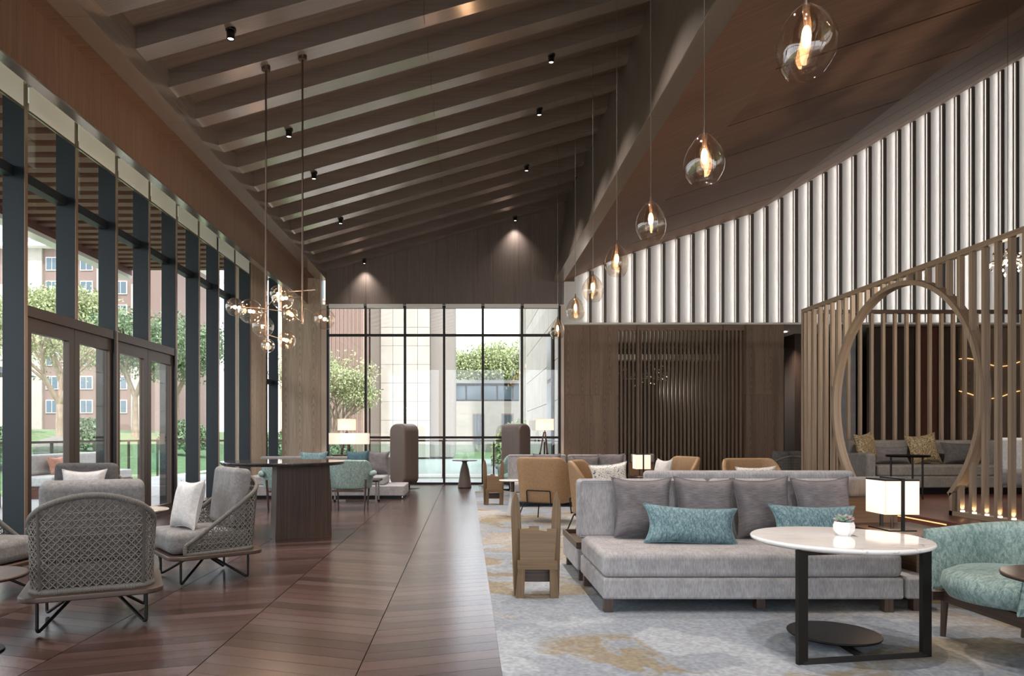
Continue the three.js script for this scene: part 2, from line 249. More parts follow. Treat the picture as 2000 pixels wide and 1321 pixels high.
// ------------------------------------------------------------------ left window wall with fins and doors
const XI = -4.5, XG = -4.72, BAY = 0.93, FIN0 = 7.16;
{
  const win = struct('window_1', 'long glass wall with deep blue-grey fins');
  const fz = (k) => -(FIN0 + BAY * k);
  for (let k = -14; k <= 9; k++) {
    if (k >= 9) continue;
    const low = (k === 1 || k === 3) ? 2.53 : 0;
    mesh('fin', box(XG, XI, low, 4.95, fz(k) + 0.025, fz(k) - 0.025), M.fin, win); mesh('fin_cap', box(XI, XI + 0.008, low, 4.95, fz(k) + 0.024, fz(k) - 0.024), M.finCap, win);
  }
  mesh('fin', box(XG, XI, 0, 4.95, -14.56, -14.61), M.fin, win);
  for (const z of [-15.85, -16.75]) { mesh('fin', box(XG, XI, 0, 4.95, z + 0.025, z - 0.025), M.fin, win); }
  for (let k = -14; k <= 8; k++) {
    const a = fz(k) - 0.025, b = k === 8 ? -14.56 : fz(k + 1) + 0.025, door = k >= 0 && k <= 3;
    mesh('transom', box(XG, XG + 0.12, 3.84, 3.94, a, b, 'z'), M.fin, win);
    if (!door) mesh('sill', box(XG - 0.02, XI, 0, 0.07, a, b, 'z'), M.doorMetal, win);
    mesh('pane', box(XG - 0.012, XG - 0.004, 3.93, 4.95, a, b), M.glass, win); mesh('pane', box(XG - 0.012, XG - 0.004, door ? 2.5 : 0.06, 3.85, a, b), M.glass, win);
  }
  for (const [a, b] of [[-15.66, -15.825], [-15.875, -16.725], [-16.775, -17]]) { mesh('pane', box(XG - 0.012, XG - 0.004, 0.0, 4.95, a, b), M.glass, win); mesh('transom', box(XG, XG + 0.12, 2.4, 2.5, a, b, 'z'), M.fin, win); }
  const col = struct('wall_left', 'light wood clad column in the window wall'); mesh('column_cladding', box(-4.95, -4.47, 0, 4.99, -14.62, -15.66), M.light, col);
  mesh('column_plinth', box(-4.95, -4.46, 0, 0.08, -14.61, -15.67), M.doorMetal, col);
  mesh('rear_pier', box(-4.95, -4.5, 0, 4.99, 5.9, 6.8), M.light, col);
  for (let n = 0; n < 2; n++) {
    const d = struct('door_' + (n + 1), 'bronze framed double glass door'), z0 = fz(n * 2) - 0.025, z1 = fz(n * 2 + 2) + 0.025, zm = (z0 + z1) / 2, X0 = XG, X1 = XI + 0.01;
    mesh('head', box(X0, X1, 2.42, 2.53, z0, z1, 'z'), M.doorMetal, d); mesh('threshold', box(X0, X1, 0, 0.03, z0, z1, 'z'), M.doorMetal, d);
    for (const [a, b] of [[z0, zm + 0.003], [zm - 0.003, z1]]) {
      const s = 0.105, leaf = new THREE.Group(); leaf.name = 'door_leaf'; d.add(leaf);
      mesh('stile', box(X1 - 0.1, X1 - 0.03, 0.03, 2.42, a, a - s), M.doorMetal, leaf); mesh('stile', box(X1 - 0.1, X1 - 0.03, 0.03, 2.42, b + s, b), M.doorMetal, leaf);
      mesh('rail', box(X1 - 0.1, X1 - 0.03, 2.27, 2.42, a - s, b + s, 'z'), M.doorMetal, leaf); mesh('rail', box(X1 - 0.1, X1 - 0.03, 0.03, 0.16, a - s, b + s, 'z'), M.doorMetal, leaf);
      mesh('pane', box(X1 - 0.07, X1 - 0.062, 0.16, 2.27, a - s, b + s), M.glass, leaf);
    }
    mesh('jamb', box(X0, X1 + 0.005, 0, 2.53, z1 + 0.06, z1, 'y'), M.black, d);
  }
  // roller blinds, two bays each
  const br = [5.05, 6.84, 8.61, 10.4, 12.1, 13.9], where = ['over the first door', 'over the second door', 'between the doors and the far fins', 'beside the far wood column', 'at the far end of the window wall'];
  const names = ['white roller blind above the fin beside the first glass door', 'white roller blind above the near double door', 'white roller blind above the far double door', 'white roller blind above the fins just past the doors', 'white roller blind ending beside the light wood column'];
  for (let i = 0; i < 5; i++) {
    const L = br[i + 1] - br[i], t = thing('roller_blind', names[i], 'blind', [-4.25, 4.66, -(br[i] + L / 2)], 0, 'roller blinds along the window wall');
    mesh('roller', metric(new THREE.CylinderGeometry(0.045, 0.045, L - 0.08, 20).rotateX(Math.PI / 2), 'z'), M.blind, t);
    for (const s of [-1, 1]) mesh('blind_cloth', box(-0.043, -0.04, -0.285, 0.0, s * (L / 4) - L / 4 + 0.045, s * (L / 4) + L / 4 - 0.045), M.blind, t);
    mesh('bottom_bar', box(-0.05, -0.033, -0.30, -0.28, -L / 2 + 0.04, L / 2 - 0.04, 'z'), M.chrome, t);
    for (const s of [-1, 1]) { mesh('bracket', merge([box(-0.05, 0.05, -0.05, 0.13, s * (L / 2 - 0.038), s * (L / 2 - 0.030)), box(-0.02, 0.02, 0.12, 0.33, s * (L / 2 - 0.038), s * (L / 2 - 0.030))]), M.chrome, t); }
  }
}

// ------------------------------------------------------------------ right side: slatted luminous wall, wood walls, inner room
{
  const w = struct('wall_slatted', 'white wall with dark vertical slats and light strips'); w.userData.category = 'wall';
  mesh('backing', prism([[2.36, 3.9], [13.9, 3.9], [13.9, 10.6], [6.97, 6.6], [3.62, 5.5], [2.36, 4.95]], ZB, ZB - 0.15, 'y'), M.wallWhite, w);
  mesh('lower_trim', box(2.36, 13.9, 3.86, 3.905, ZB + 0.13, ZB - 0.2, 'x'), M.white, w);
  const top = (x) => x < 3.62 ? mix(4.9, 5.48, (x - 2.345) / 1.275) : x < 6.97 ? mix(5.48, 6.585, (x - 3.62) / 3.35) : mix(6.585, 10.6, (x - 6.97) / 6.93);
  for (let k = 0; k < 31; k++) {
    const x = 2.985 + 0.355 * k, y1 = top(x) - 0.03, y0 = 3.905, s = mesh('slat', box(x - 0.032, x + 0.032, y0, y1, ZB + 0.11, ZB), M.slatGrey, w);
    mesh('light_strip', box(x - 0.038, x - 0.032, y0 + 0.02, y1 - 0.02, ZB + 0.07, ZB + 0.045), M.led, s);
    const l = new THREE.RectAreaLight(new THREE.Color(1, 0.93, 0.86), 6.5, 0.022, y1 - y0 - 0.06); l.position.set(x - 0.0395, (y0 + y1) / 2, ZB + 0.058); l.rotation.y = Math.PI / 2; scene.add(l); l.name = 'slat_light';
  }
  const v = struct('wall_wood', 'walnut veneer wall under the luminous slats'); v.userData.category = 'wall';
  for (const [a, b] of [[2.36, 3.0], [3.004, 3.69]]) for (const [y0, y1] of [[0, 2.17], [2.173, 3.86]]) mesh('veneer_panel', box(a, b, y0, y1, ZB - 0.02, ZB - 0.3), M.panel, v);
  for (const [a, b] of [[6.74, 7.18], [7.184, 7.64]]) for (const [y0, y1] of [[0, 2.17], [2.173, 3.86]]) mesh('veneer_panel', box(a, b, y0, y1, ZB + 0.12, ZB - 0.3), M.panel, v);
  mesh('screen_header', box(3.69, 6.74, 3.74, 3.86, ZB - 0.02, ZB - 0.12, 'x'), M.panel, v);
  for (const x of [4.16, 6.25]) mesh('screen_post', box(x - 0.03, x + 0.03, 0, 3.86, ZB + 0.03, ZB - 0.12), M.screen, v);
  for (let k = 0; k < 31; k++) { const x = 3.76 + 0.0965 * k; mesh('screen_slat', box(x - 0.024, x + 0.024, 0, 3.74, ZB - 0.02, ZB - 0.11), M.screen, v); }
  const inner = struct('wall_inner', 'dim inner room behind the slatted screen'); inner.userData.category = 'wall';
  mesh('far_side', box(2.36, 14.2, 0, 4.2, -21.9, -22.1), M.walnut, inner); mesh('near_side', box(2.36, 2.42, 0, 5.0, -17.3, -22), M.stone, inner); mesh('dividing_wall', box(7.4, 7.6, 0, 3.86, -17.3, -22), M.walnut, inner);
  mesh('inner_ceiling', box(2.36, 14.2, 3.9, 4.1, -17.2, -22, 'x'), M.white, inner); mesh('inner_beam', box(2.5, 7.4, 3.35, 3.5, -20.0, -20.4, 'x'), M.white, inner);
  mesh('grey_panel', box(7.95, 8.75, 0.3, 3.6, -19.5, -19.62), M.stone, inner); mesh('dark_column', box(8.75, 9.6, 0, 3.9, -18.7, -19.3), M.walnut, inner);
  { mesh('downlight', at(new THREE.CylinderGeometry(0.06, 0.06, 0.02, 20), 8.3, 3.892, -18.3), M.spotFace, inner); const l = new THREE.SpotLight(new THREE.Color(1, 0.93, 0.85), 10, 0, 1.0, 1); l.position.set(8.3, 3.87, -18.3); l.target.position.set(8.3, 0, -18.6); l.castShadow = true; scene.add(l, l.target); }
  mesh('grey_panel', box(9.6, 10.1, 0, 3.9, -18.2, -18.4), M.stone, inner);
  for (let k = 0; k < 4; k++) mesh('wood_panel', box(10.1 + k * 0.53, 10.62 + k * 0.53, 0, 3.9, -17.4 - (k % 2) * 0.06, -17.7), k === 2 ? M.red : M.walnut, inner);
  mesh('art_panel', box(12.25, 14.2, 0, 3.9, -17.4, -17.7), M.panel, inner);
  for (const [y, ph] of [[2.2, 2], [3.0, 1]]) mesh('wavy_light', smoothTube(Array.from({ length: 9 }, (_, i) => [12.2 + i * 0.25, y + 0.1 * Math.sin(i * 0.9 + ph), -17.37]), 0.012, 40, 6), M.dimLine, inner);
  const r = struct('wall_right', 'right side wall of the lounge beyond the frame'); mesh('wall_body', box(13.9, 14.2, 0, 11, 6.8, -22), M.panel, r);
  // rear wall behind the photographer: piers with tall glazing
  const rear = struct('wall_rear', 'rear wall with tall glazing behind the photographer');
  for (const x of [-4.7, -1.4, 2.4, 6.2, 10.0, 13.8]) mesh('pier', box(x - 0.2, x + 0.2, 0, 5.0, 6.6, 6.9), M.light, rear);
  const gap = [-4.5, -1.6, -1.2, 2.2, 2.6, 6.0, 6.4, 9.8, 10.2, 13.6];
  for (let i = 0; i < 10; i += 2) mesh('pane', box(gap[i], gap[i + 1], 0.05, 5.0, 6.74, 6.75), M.glass, rear);
  mesh('rear_gable', prism([[-5, 5], [14.2, 5], [14.2, 11], [6.97, 7.0], [2.5, 7.3], [-5, 5.4]], 6.6, 6.9, 'y'), M.panel, rear);
}

// ------------------------------------------------------------------ chandelier behind the slatted screen
function crystals(name, label, pos, n, sx, sy, sz, ceilingY = 3.9, power = 0.6) {
  const t = thing(name, label, 'chandelier', pos); const list = [], k = new THREE.OctahedronGeometry(0.02, 0);
  for (let i = 0; i < n; i++) list.push(k.clone().scale(rr(0.6, 1.2), rr(0.8, 1.8), rr(0.6, 1.2)).translate(rr(-sx, sx), rr(-sy, sy) * Math.abs(Math.sin(i * 1.7)), rr(-sz, sz)));
  const o = mesh('crystal_drops', merge(list), M.chrome, t); o.userData.kind = 'stuff';
  mesh('ceiling_rod', taper([0, 0, 0], [0, ceilingY - pos[1], 0], 0.003, 0.003, 6), M.chrome, t); mesh('frame', metric(new THREE.TorusGeometry(sx * 0.8, 0.012, 6, 32).rotateX(Math.PI / 2)), M.chrome, t);
  mesh('bulb', new THREE.SphereGeometry(0.05, 12, 8), M.globeBulb, t);
  const l = new THREE.PointLight(new THREE.Color(1, 0.85, 0.68), power); l.position.set(pos[0], pos[1] - sy - 0.08, pos[2]); l.castShadow = true; scene.add(l);
}
crystals('crystal_chandelier', 'sparkling crystal chandelier in the dim room behind the slatted walnut screen', [4.6, 2.75, -18.6], 220, 0.95, 0.32, 0.5);
crystals('crystal_chandelier', 'crystal chandelier glinting between the moon gate slats above the raised platform', [6.56, 3.3, -8.5], 120, 0.22, 0.14, 0.22, 6.48, 4.5);

// ------------------------------------------------------------------ platform, moon gate screen
const PLAT = 0.32, SX = 5.33;
{
  const p = struct('platform', 'raised red-brown timber platform with step'); p.userData.category = 'platform';
  mesh('deck', box(4.86, 13.9, 0, PLAT, 5, -11.32, 'z'), M.red, p);
  for (let k = 0; k < 3; k++) mesh('step_tread', box(4.48, 4.86, 0.13, 0.16, -7.05 - k * 1.0, -8.045 - k * 1.0, 'z'), M.red, p);
  mesh('step_riser', box(4.5, 4.86, 0, 0.13, -7.05, -10.05, 'z'), M.red, p); mesh('nosing', box(4.83, 4.88, PLAT, PLAT + 0.012, 5, -11.32, 'z'), M.red, p);
  mesh('step_light', box(4.855, 4.86, 0.285, 0.297, -7.1, -10, 'z'), M.dimLine, p);
  const s = thing('moon_gate_screen', 'tall wooden slat screen with a big round moon gate opening', 'screen', [SX, PLAT, -8.72]);
  const Y0 = 1.29, R = 1.475, H = 2.88, half = 1.0, zNear = 5.6, zFar = -2.45; // local: y from the platform
  const wallAt = (z) => Math.abs(z) < R;
  mesh('top_rail', box(0, 0.07, H - 0.06, H, zNear, zFar, 'z'), M.slat, s);
  mesh('base_rail', box(-0.02, 0.09, 0, 0.05, zNear, half - 0.0, 'z'), M.slat, s); mesh('base_rail', box(-0.02, 0.09, 0, 0.05, -half, zFar, 'z'), M.slat, s);
  mesh('side_post', box(0, 0.07, 0, H - 0.06, zFar, zFar + 0.06), M.slat, s);
  for (let z = zFar + 0.178; z < zNear; z += 0.178) {
    const zz = Math.abs(z);
    if (zz < R - 0.01) { const h = Math.sqrt(R * R - zz * zz); mesh('slat', box(0.01, 0.06, Y0 + h - 0.02, H - 0.06, z - 0.023, z + 0.023), M.slat, s); if (zz > half + 0.03) mesh('slat', box(0.01, 0.06, 0.05, Y0 - h + 0.02, z - 0.023, z + 0.023), M.slat, s); }
    else mesh('slat', box(0.01, 0.06, 0.05, H - 0.06, z - 0.023, z + 0.023), M.slat, s);
  }
  const a0 = Math.asin(half / R), sh = new THREE.Shape(); sh.absarc(0, 0, R + 0.005, -Math.PI / 2 + a0, 1.5 * Math.PI - a0, false); sh.absarc(0, 0, R - 0.05, 1.5 * Math.PI - a0, -Math.PI / 2 + a0, true);
  const ring = metric(new THREE.ExtrudeGeometry(sh, { depth: 0.11, bevelEnabled: false, curveSegments: 72 }).rotateY(-Math.PI / 2).translate(0.09, Y0, 0), 'y'); mesh('moon_ring', ring, M.slat, s);
  const yb = Y0 - Math.sqrt(R * R - half * half); for (const q of [-1, 1]) mesh('ring_post', box(-0.02, 0.09, 0, yb + 0.04, q * half, q * (half + 0.05)), M.slat, s);
  for (let i = 0; i < 11; i++) {
    const z = 1.13 + 0.178 * i; mesh('uplight', at(new THREE.CylinderGeometry(0.022, 0.022, 0.012, 12), 0.035, 0.056, z), M.spotFace, s);
    const l = new THREE.SpotLight(new THREE.Color(1, 0.7, 0.36), 0.2, 0, 1.0, 0.8); l.position.set(SX + 0.035, PLAT + 0.075, -8.72 + z); l.target.position.set(SX + 0.035, 2, -8.72 + z); l.castShadow = true; scene.add(l, l.target);
  }
  const b = thing('slat_screen', 'row of upright wooden slats with a dark top rail behind the platform sofa', 'screen', [SX + 0.1, PLAT, -11.22]);
  mesh('top_rail', box(0, 6, H - 0.06, H, 0.03, -0.03, 'x'), M.walnut, b); mesh('base_rail', box(0, 6, 0, 0.05, 0.03, -0.03, 'x'), M.slat, b);
  for (let x = 0.12; x < 6; x += 0.186) mesh('slat', box(x - 0.022, x + 0.022, 0.05, H - 0.06, 0.025, -0.025), M.slat, b);
}

// ------------------------------------------------------------------ ceiling lights
{
  const dl = (x, d, label) => {
    const t = thing('ceiling_spotlight', label, 'spotlight', [x, rafterY(x), -d], 0, 'black spotlights under the rafters');
    mesh('collar', lathe([[0, 0.02], [0.055, 0.02], [0.055, -0.012], [0.045, -0.016], [0, -0.016]], 20), M.black, t); mesh('barrel', lathe([[0, -0.01], [0.04, -0.012], [0.04, -0.1], [0.034, -0.1], [0.034, -0.085], [0, -0.085]], 20), M.black, t);
    mesh('lens', at(new THREE.CylinderGeometry(0.03, 0.03, 0.006, 16), 0, -0.088, 0), M.spotFace, t);
    const l = new THREE.SpotLight(new THREE.Color(1, 0.9, 0.84), d > 16 ? 3 : 16, 0, 0.85, 1); l.position.set(x, rafterY(x) - 0.115, -d); l.target.position.set(x, 0, -d); l.castShadow = true; l.shadow.radius = 2; scene.add(l, l.target);
  };
  const ord = { 16.83: 'first', 13.65: 'fifth', 11.27: 'eighth', 9.68: 'tenth', 7.29: 'thirteenth', 4.91: 'sixteenth', 2.52: 'nineteenth', 0.14: 'twenty-second', '-3.04': 'twenty-sixth' };
  for (const d of [-3.04, 0.14, 2.52, 4.91, 7.29, 9.68, 11.27, 13.65, 16.83]) { dl(-2.45, d, 'small black spotlight on the window side, ' + ord[d] + ' rafter from the end wall'); dl(1.17, d, 'small black spotlight on the pendant side, ' + ord[d] + ' rafter from the end wall'); }
  // pendants
  const prof = [[0.012, 0.19], [0.03, 0.178], [0.075, 0.135], [0.118, 0.07], [0.14, 0.0], [0.142, -0.05], [0.128, -0.11], [0.1, -0.158], [0.085, -0.175]];
  const smooth = new THREE.SplineCurve(prof.map(([x, y]) => new THREE.Vector2(x, y))).getPoints(28).map((p) => [p.x, p.y]);
  const glassGeo = lathe(smooth, 40), innerGeo = lathe(new THREE.SplineCurve([[0.012, 0.16], [0.04, 0.12], [0.062, 0.04], [0.066, -0.05], [0.06, -0.1]].map(([x, y]) => new THREE.Vector2(x, y))).getPoints(16).map((p) => [p.x, p.y]), 28);
  for (const g of [glassGeo, innerGeo]) { const p = g.attributes.position; for (let i = 0; i < p.count; i++) { const x = p.getX(i), y = p.getY(i), z = p.getZ(i), a = Math.atan2(z, x), k = 1 + 0.035 * Math.sin(2 * a + y * 9) + 0.02 * Math.sin(3 * a - y * 14); p.setXYZ(i, x * k, y + 0.12 * x * (y < -0.1 ? 0.7 : 0.2), z * k); } g.computeVertexNormals(); }
  const bulbGeo = lathe([[0, 0.075], [0.012, 0.07], [0.02, 0.05], [0.024, 0.02], [0.02, -0.015], [0.01, -0.035], [0, -0.04]], 14), capGeo = lathe([[0, 0.235], [0.008, 0.235], [0.011, 0.19], [0.017, 0.185], [0.017, 0.14], [0.012, 0.08], [0, 0.08]], 16);
  const cordTop = ceilY(1.74) - 3.22;
  [3.59, 5.13, 6.62, 8.12, 9.65, 11.2, 13.4].forEach((d, i) => {
    const lb = ['smoky glass pendant, first of the row, hanging over the near end of the sofa seating', 'smoky glass pendant, second of the row, between the first and third pendants', 'smoky glass pendant, third of the row before the folded wood ceiling', 'smoky glass pendant, fourth of the row, in the middle', 'smoky glass pendant, fifth of the row, left of the luminous wall', 'smoky glass pendant, sixth of the row, at the corner of the luminous wall', 'smoky glass pendant, last of the row, in front of the end window'][i];
    const t = thing('glass_pendant', lb, 'pendant lamp', [1.74, 3.22, -d], i * 0.9, 'row of glass pendants');
    mesh('glass_shade', glassGeo, M.bulbGlass, t); mesh('inner_glass', innerGeo, M.smokeGlass, t); mesh('cap', capGeo, M.copper, t); mesh('bulb', bulbGeo, M.warmBulb, t); mesh('cord', taper([0, 0.23, 0], [0, cordTop, 0], 0.0035, 0.0035, 6), M.chrome, t);
    const l = new THREE.PointLight(new THREE.Color(1, 0.78, 0.55), 0.5); l.position.set(1.74, 3.235, -d); l.castShadow = true; l.shadow.radius = 1; scene.add(l);
  });
  // branching globe chandelier over the high table
  const sc = 169.1, t = thing('globe_chandelier', 'branching chandelier of clear glass globes on two long rods over the high table', 'chandelier', [-2.16, 5.4, -8.1]);
  const loc = (px, py, dz = 0) => [(px - 911) / sc + 2.16, 1.2 + (850 - py) / sc - 5.4, dz];
  const r1 = (y) => loc(521, y, 0), r2 = (y) => loc(591, y, 0);
  for (const [px, top, bot] of [[519.5, 150, 655], [591, 130, 633]]) {
    const X = (px - 911) / sc, yT = rafterY(X) - 5.4; mesh('rod', taper([X + 2.16, 1.2 + (850 - bot) / sc - 5.4, 0], [X + 2.16, yT, 0], 0.011, 0.011, 10), M.copper, t);
    mesh('canopy', at(new THREE.CylinderGeometry(0.05, 0.05, 0.14, 20), X + 2.16, yT + 0.03, 0), M.copper, t);
  }
  const G = [[464.6, 603.3, 0.104, 0.1, [521, 603]], [504.4, 617.4, 0.134, 0.3, [521, 612]], [501.6, 631.6, 0.126, -0.25, [521, 640]], [534.4, 567.5, 0.098, -0.2, [521, 600]], [563, 591.6, 0.123, 0.25, [591, 579]], [579.4, 622, 0.081, 0.28, [591, 630]], [630.7, 621, 0.121, -0.1, [591, 600]], [566.6, 668.5, 0.102, 0.15, [521, 654]], [533, 680, 0.076, 0.2, [521, 655]]];
  for (const [px, py, r, dz, a] of G) {
    const c = loc(px, py, dz), s = loc(a[0], a[1], 0), dir = V(...s).sub(V(...c)).normalize(), neck = V(...c).addScaledVector(dir, r * 0.98);
    mesh('arm', taper(neck.toArray(), s, 0.0055, 0.0055, 8), M.copper, t); const g = mesh('glass_globe', at(new THREE.SphereGeometry(r, 32, 20), ...c), M.bulbGlass, t);
    mesh('socket', taper(neck.clone().addScaledVector(dir, 0.01).toArray(), V(...c).addScaledVector(dir, r * 0.6).toArray(), 0.016, 0.013, 12), M.copper, g);
    mesh('bulb', at(new THREE.SphereGeometry(0.018, 12, 8), ...V(...c).addScaledVector(dir, r * 0.45).toArray()), M.globeBulb, g);
    const l = new THREE.PointLight(new THREE.Color(1, 0.8, 0.55), 0.3); l.position.set(c[0] - 2.16, c[1] + 5.4, c[2] - 8.1); l.castShadow = true; scene.add(l);
  }
  mesh('cross_arm', rod([loc(558, 567, -0.1), loc(612, 563.5, -0.1)], 0.0055), M.copper, t); mesh('cross_arm', rod([loc(515, 603, 0), loc(545, 603, -0.2)], 0.0055), M.copper, t);
}

// ------------------------------------------------------------------ upholstery helpers
function pillow(w, h, t, n = 18) { // puffed square pillow, standing in xy
  const g = new THREE.PlaneGeometry(2, 2, n, n), build = (side) => {
    const k = g.clone(), p = k.attributes.position;
    for (let i = 0; i < p.count; i++) {
      const u = p.getX(i), v = p.getY(i), e = Math.pow(clamp((1 - u ** 4) * (1 - v ** 4)), 0.5), pin = 0.15;
      const x = u * (1 - pin * (1 - v * v)) * w / 2, y = v * (1 - pin * (1 - u * u)) * h / 2;
      p.setXYZ(i, x * side, y, side * (e * t / 2 + 0.004 * Math.sin(u * 7 + v * 3) * e));
    }
    return k;
  };
  const a = build(1), b = build(-1), m = mergeVertices(merge([a, b]).deleteAttribute('normal') && merge([a, b]), 1e-5); m.computeVertexNormals();
  const uv = m.attributes.uv; for (let i = 0; i < uv.count; i++) uv.setXY(i, uv.getX(i) * w, uv.getY(i) * h);
  const edge = []; for (let i = 0; i < 64; i++) { const q = i / 64 * 4, s = Math.floor(q), f = (q - s) * 2 - 1; const [u, v] = [[f, -1], [1, f], [-f, 1], [-1, -f]][s], pin = 0.15; edge.push([u * (1 - pin * (1 - v * v)) * w / 2, v * (1 - pin * (1 - u * u)) * h / 2, 0]); }
  return { body: m, piping: smoothTube(edge, 0.0045, 96, 6, true) };
}
const pillowCache = new Map();
function addPillow(label, m, w, h, t, pos, rot, group, piping = m) {
  const key = [w, h, t].join(); if (!pillowCache.has(key)) pillowCache.set(key, pillow(w, h, t)); const g = pillowCache.get(key), o = thing('cushion', label, 'cushion', pos, 0, group);
  o.rotation.set(rot[0], rot[1], rot[2] ?? 0, 'YXZ'); mesh('cover', g.body, m, o); mesh('piping', g.piping, piping, o); return o;
}
function puff(w, h, d, r, amt = 0.012, seg = 4) { // cushion box with crowned faces
  const g = new RoundedBoxGeometry(w, h, d, seg, r), p = g.attributes.position;
  return metric(g, 'y', [rnd(), rnd()]);
}
// upholstered shell: cross-section swept along a U path. path(s) -> [x, z], normal outwards
function shell({ path, top, bottom, thick, flare = 0, ns = 44, nv = 10, y0 = 0 }) {
  const pos = [], idx = [], uv = [], loop = 2 * nv + 8; let L = 0, lx, lz;
  for (let i = 0; i <= ns; i++) {
    const s = i / ns, [x, z] = path(s), [xa, za] = path(Math.max(0, s - 0.004)), [xb, zb] = path(Math.min(1, s + 0.004)), tl = Math.hypot(xb - xa, zb - za) || 1, nx = (zb - za) / tl, nz = -(xb - xa) / tl;
    if (i) L += Math.hypot(x - lx, z - lz); lx = x; lz = z;
    const yb = bottom(s), yt = top(s), h = thick / 2, endK = Math.min(1, Math.sqrt(Math.min(s, 1 - s) * ns / 1.5)), hh = h * Math.max(0.25, endK), pts = [];
    for (let j = 0; j <= nv; j++) pts.push([hh, mix(yb, yt - h, j / nv)]);
    for (let j = 1; j < 4; j++) { const a = j / 4 * Math.PI; pts.push([hh * Math.cos(a), yt - h + h * Math.sin(a)]); }
    for (let j = nv; j >= 0; j--) pts.push([-hh, mix(yb, yt - h, j / nv)]);
    for (let j = 1; j < 4; j++) { const a = j / 4 * Math.PI; pts.push([-hh * Math.cos(a), yb - h * 0.7 * Math.sin(a)]); }
    for (const [o, y] of pts) { const f = flare * (y - y0); pos.push(x + nx * (o + f), y, z + nz * (o + f)); uv.push(L, y); }
  }
  const n = pos.length / 3 / (ns + 1);
  for (let i = 0; i < ns; i++) for (let j = 0; j < n; j++) { const a = i * n + j, b = i * n + (j + 1) % n, c = a + n, d = b + n; idx.push(a, c, b, b, c, d); }
  for (const i of [0, ns]) { const base = i * n; for (let j = 1; j < n - 1; j++) i ? idx.push(base, base + j, base + j + 1) : idx.push(base, base + j + 1, base + j); }
  const g = new THREE.BufferGeometry(); g.setAttribute('position', new THREE.Float32BufferAttribute(pos, 3)); g.setAttribute('uv', new THREE.Float32BufferAttribute(uv, 2)); g.setIndex(idx); g.computeVertexNormals();
  return g;
}
// U path, facing +z: left front -> back -> right front
function uPath(w, front, back, r) {
  const hw = w / 2, L1 = front - (back + r), L2 = Math.PI / 2 * r, L3 = w - 2 * r, tot = 2 * L1 + 2 * L2 + L3;
  return (s) => {
    let q = s * tot; if (q <= L1) return [-hw, front - q]; q -= L1;
    if (q <= L2) { const a = q / r; return [-hw + r - r * Math.cos(a), back + r - r * Math.sin(a)]; } q -= L2;
    if (q <= L3) return [-hw + r + q, back]; q -= L3;
    if (q <= L2) { const a = q / r; return [hw - r + r * Math.sin(a), back + r - r * Math.cos(a)]; } q -= L2;
    return [hw, back + r + q];
  };
}

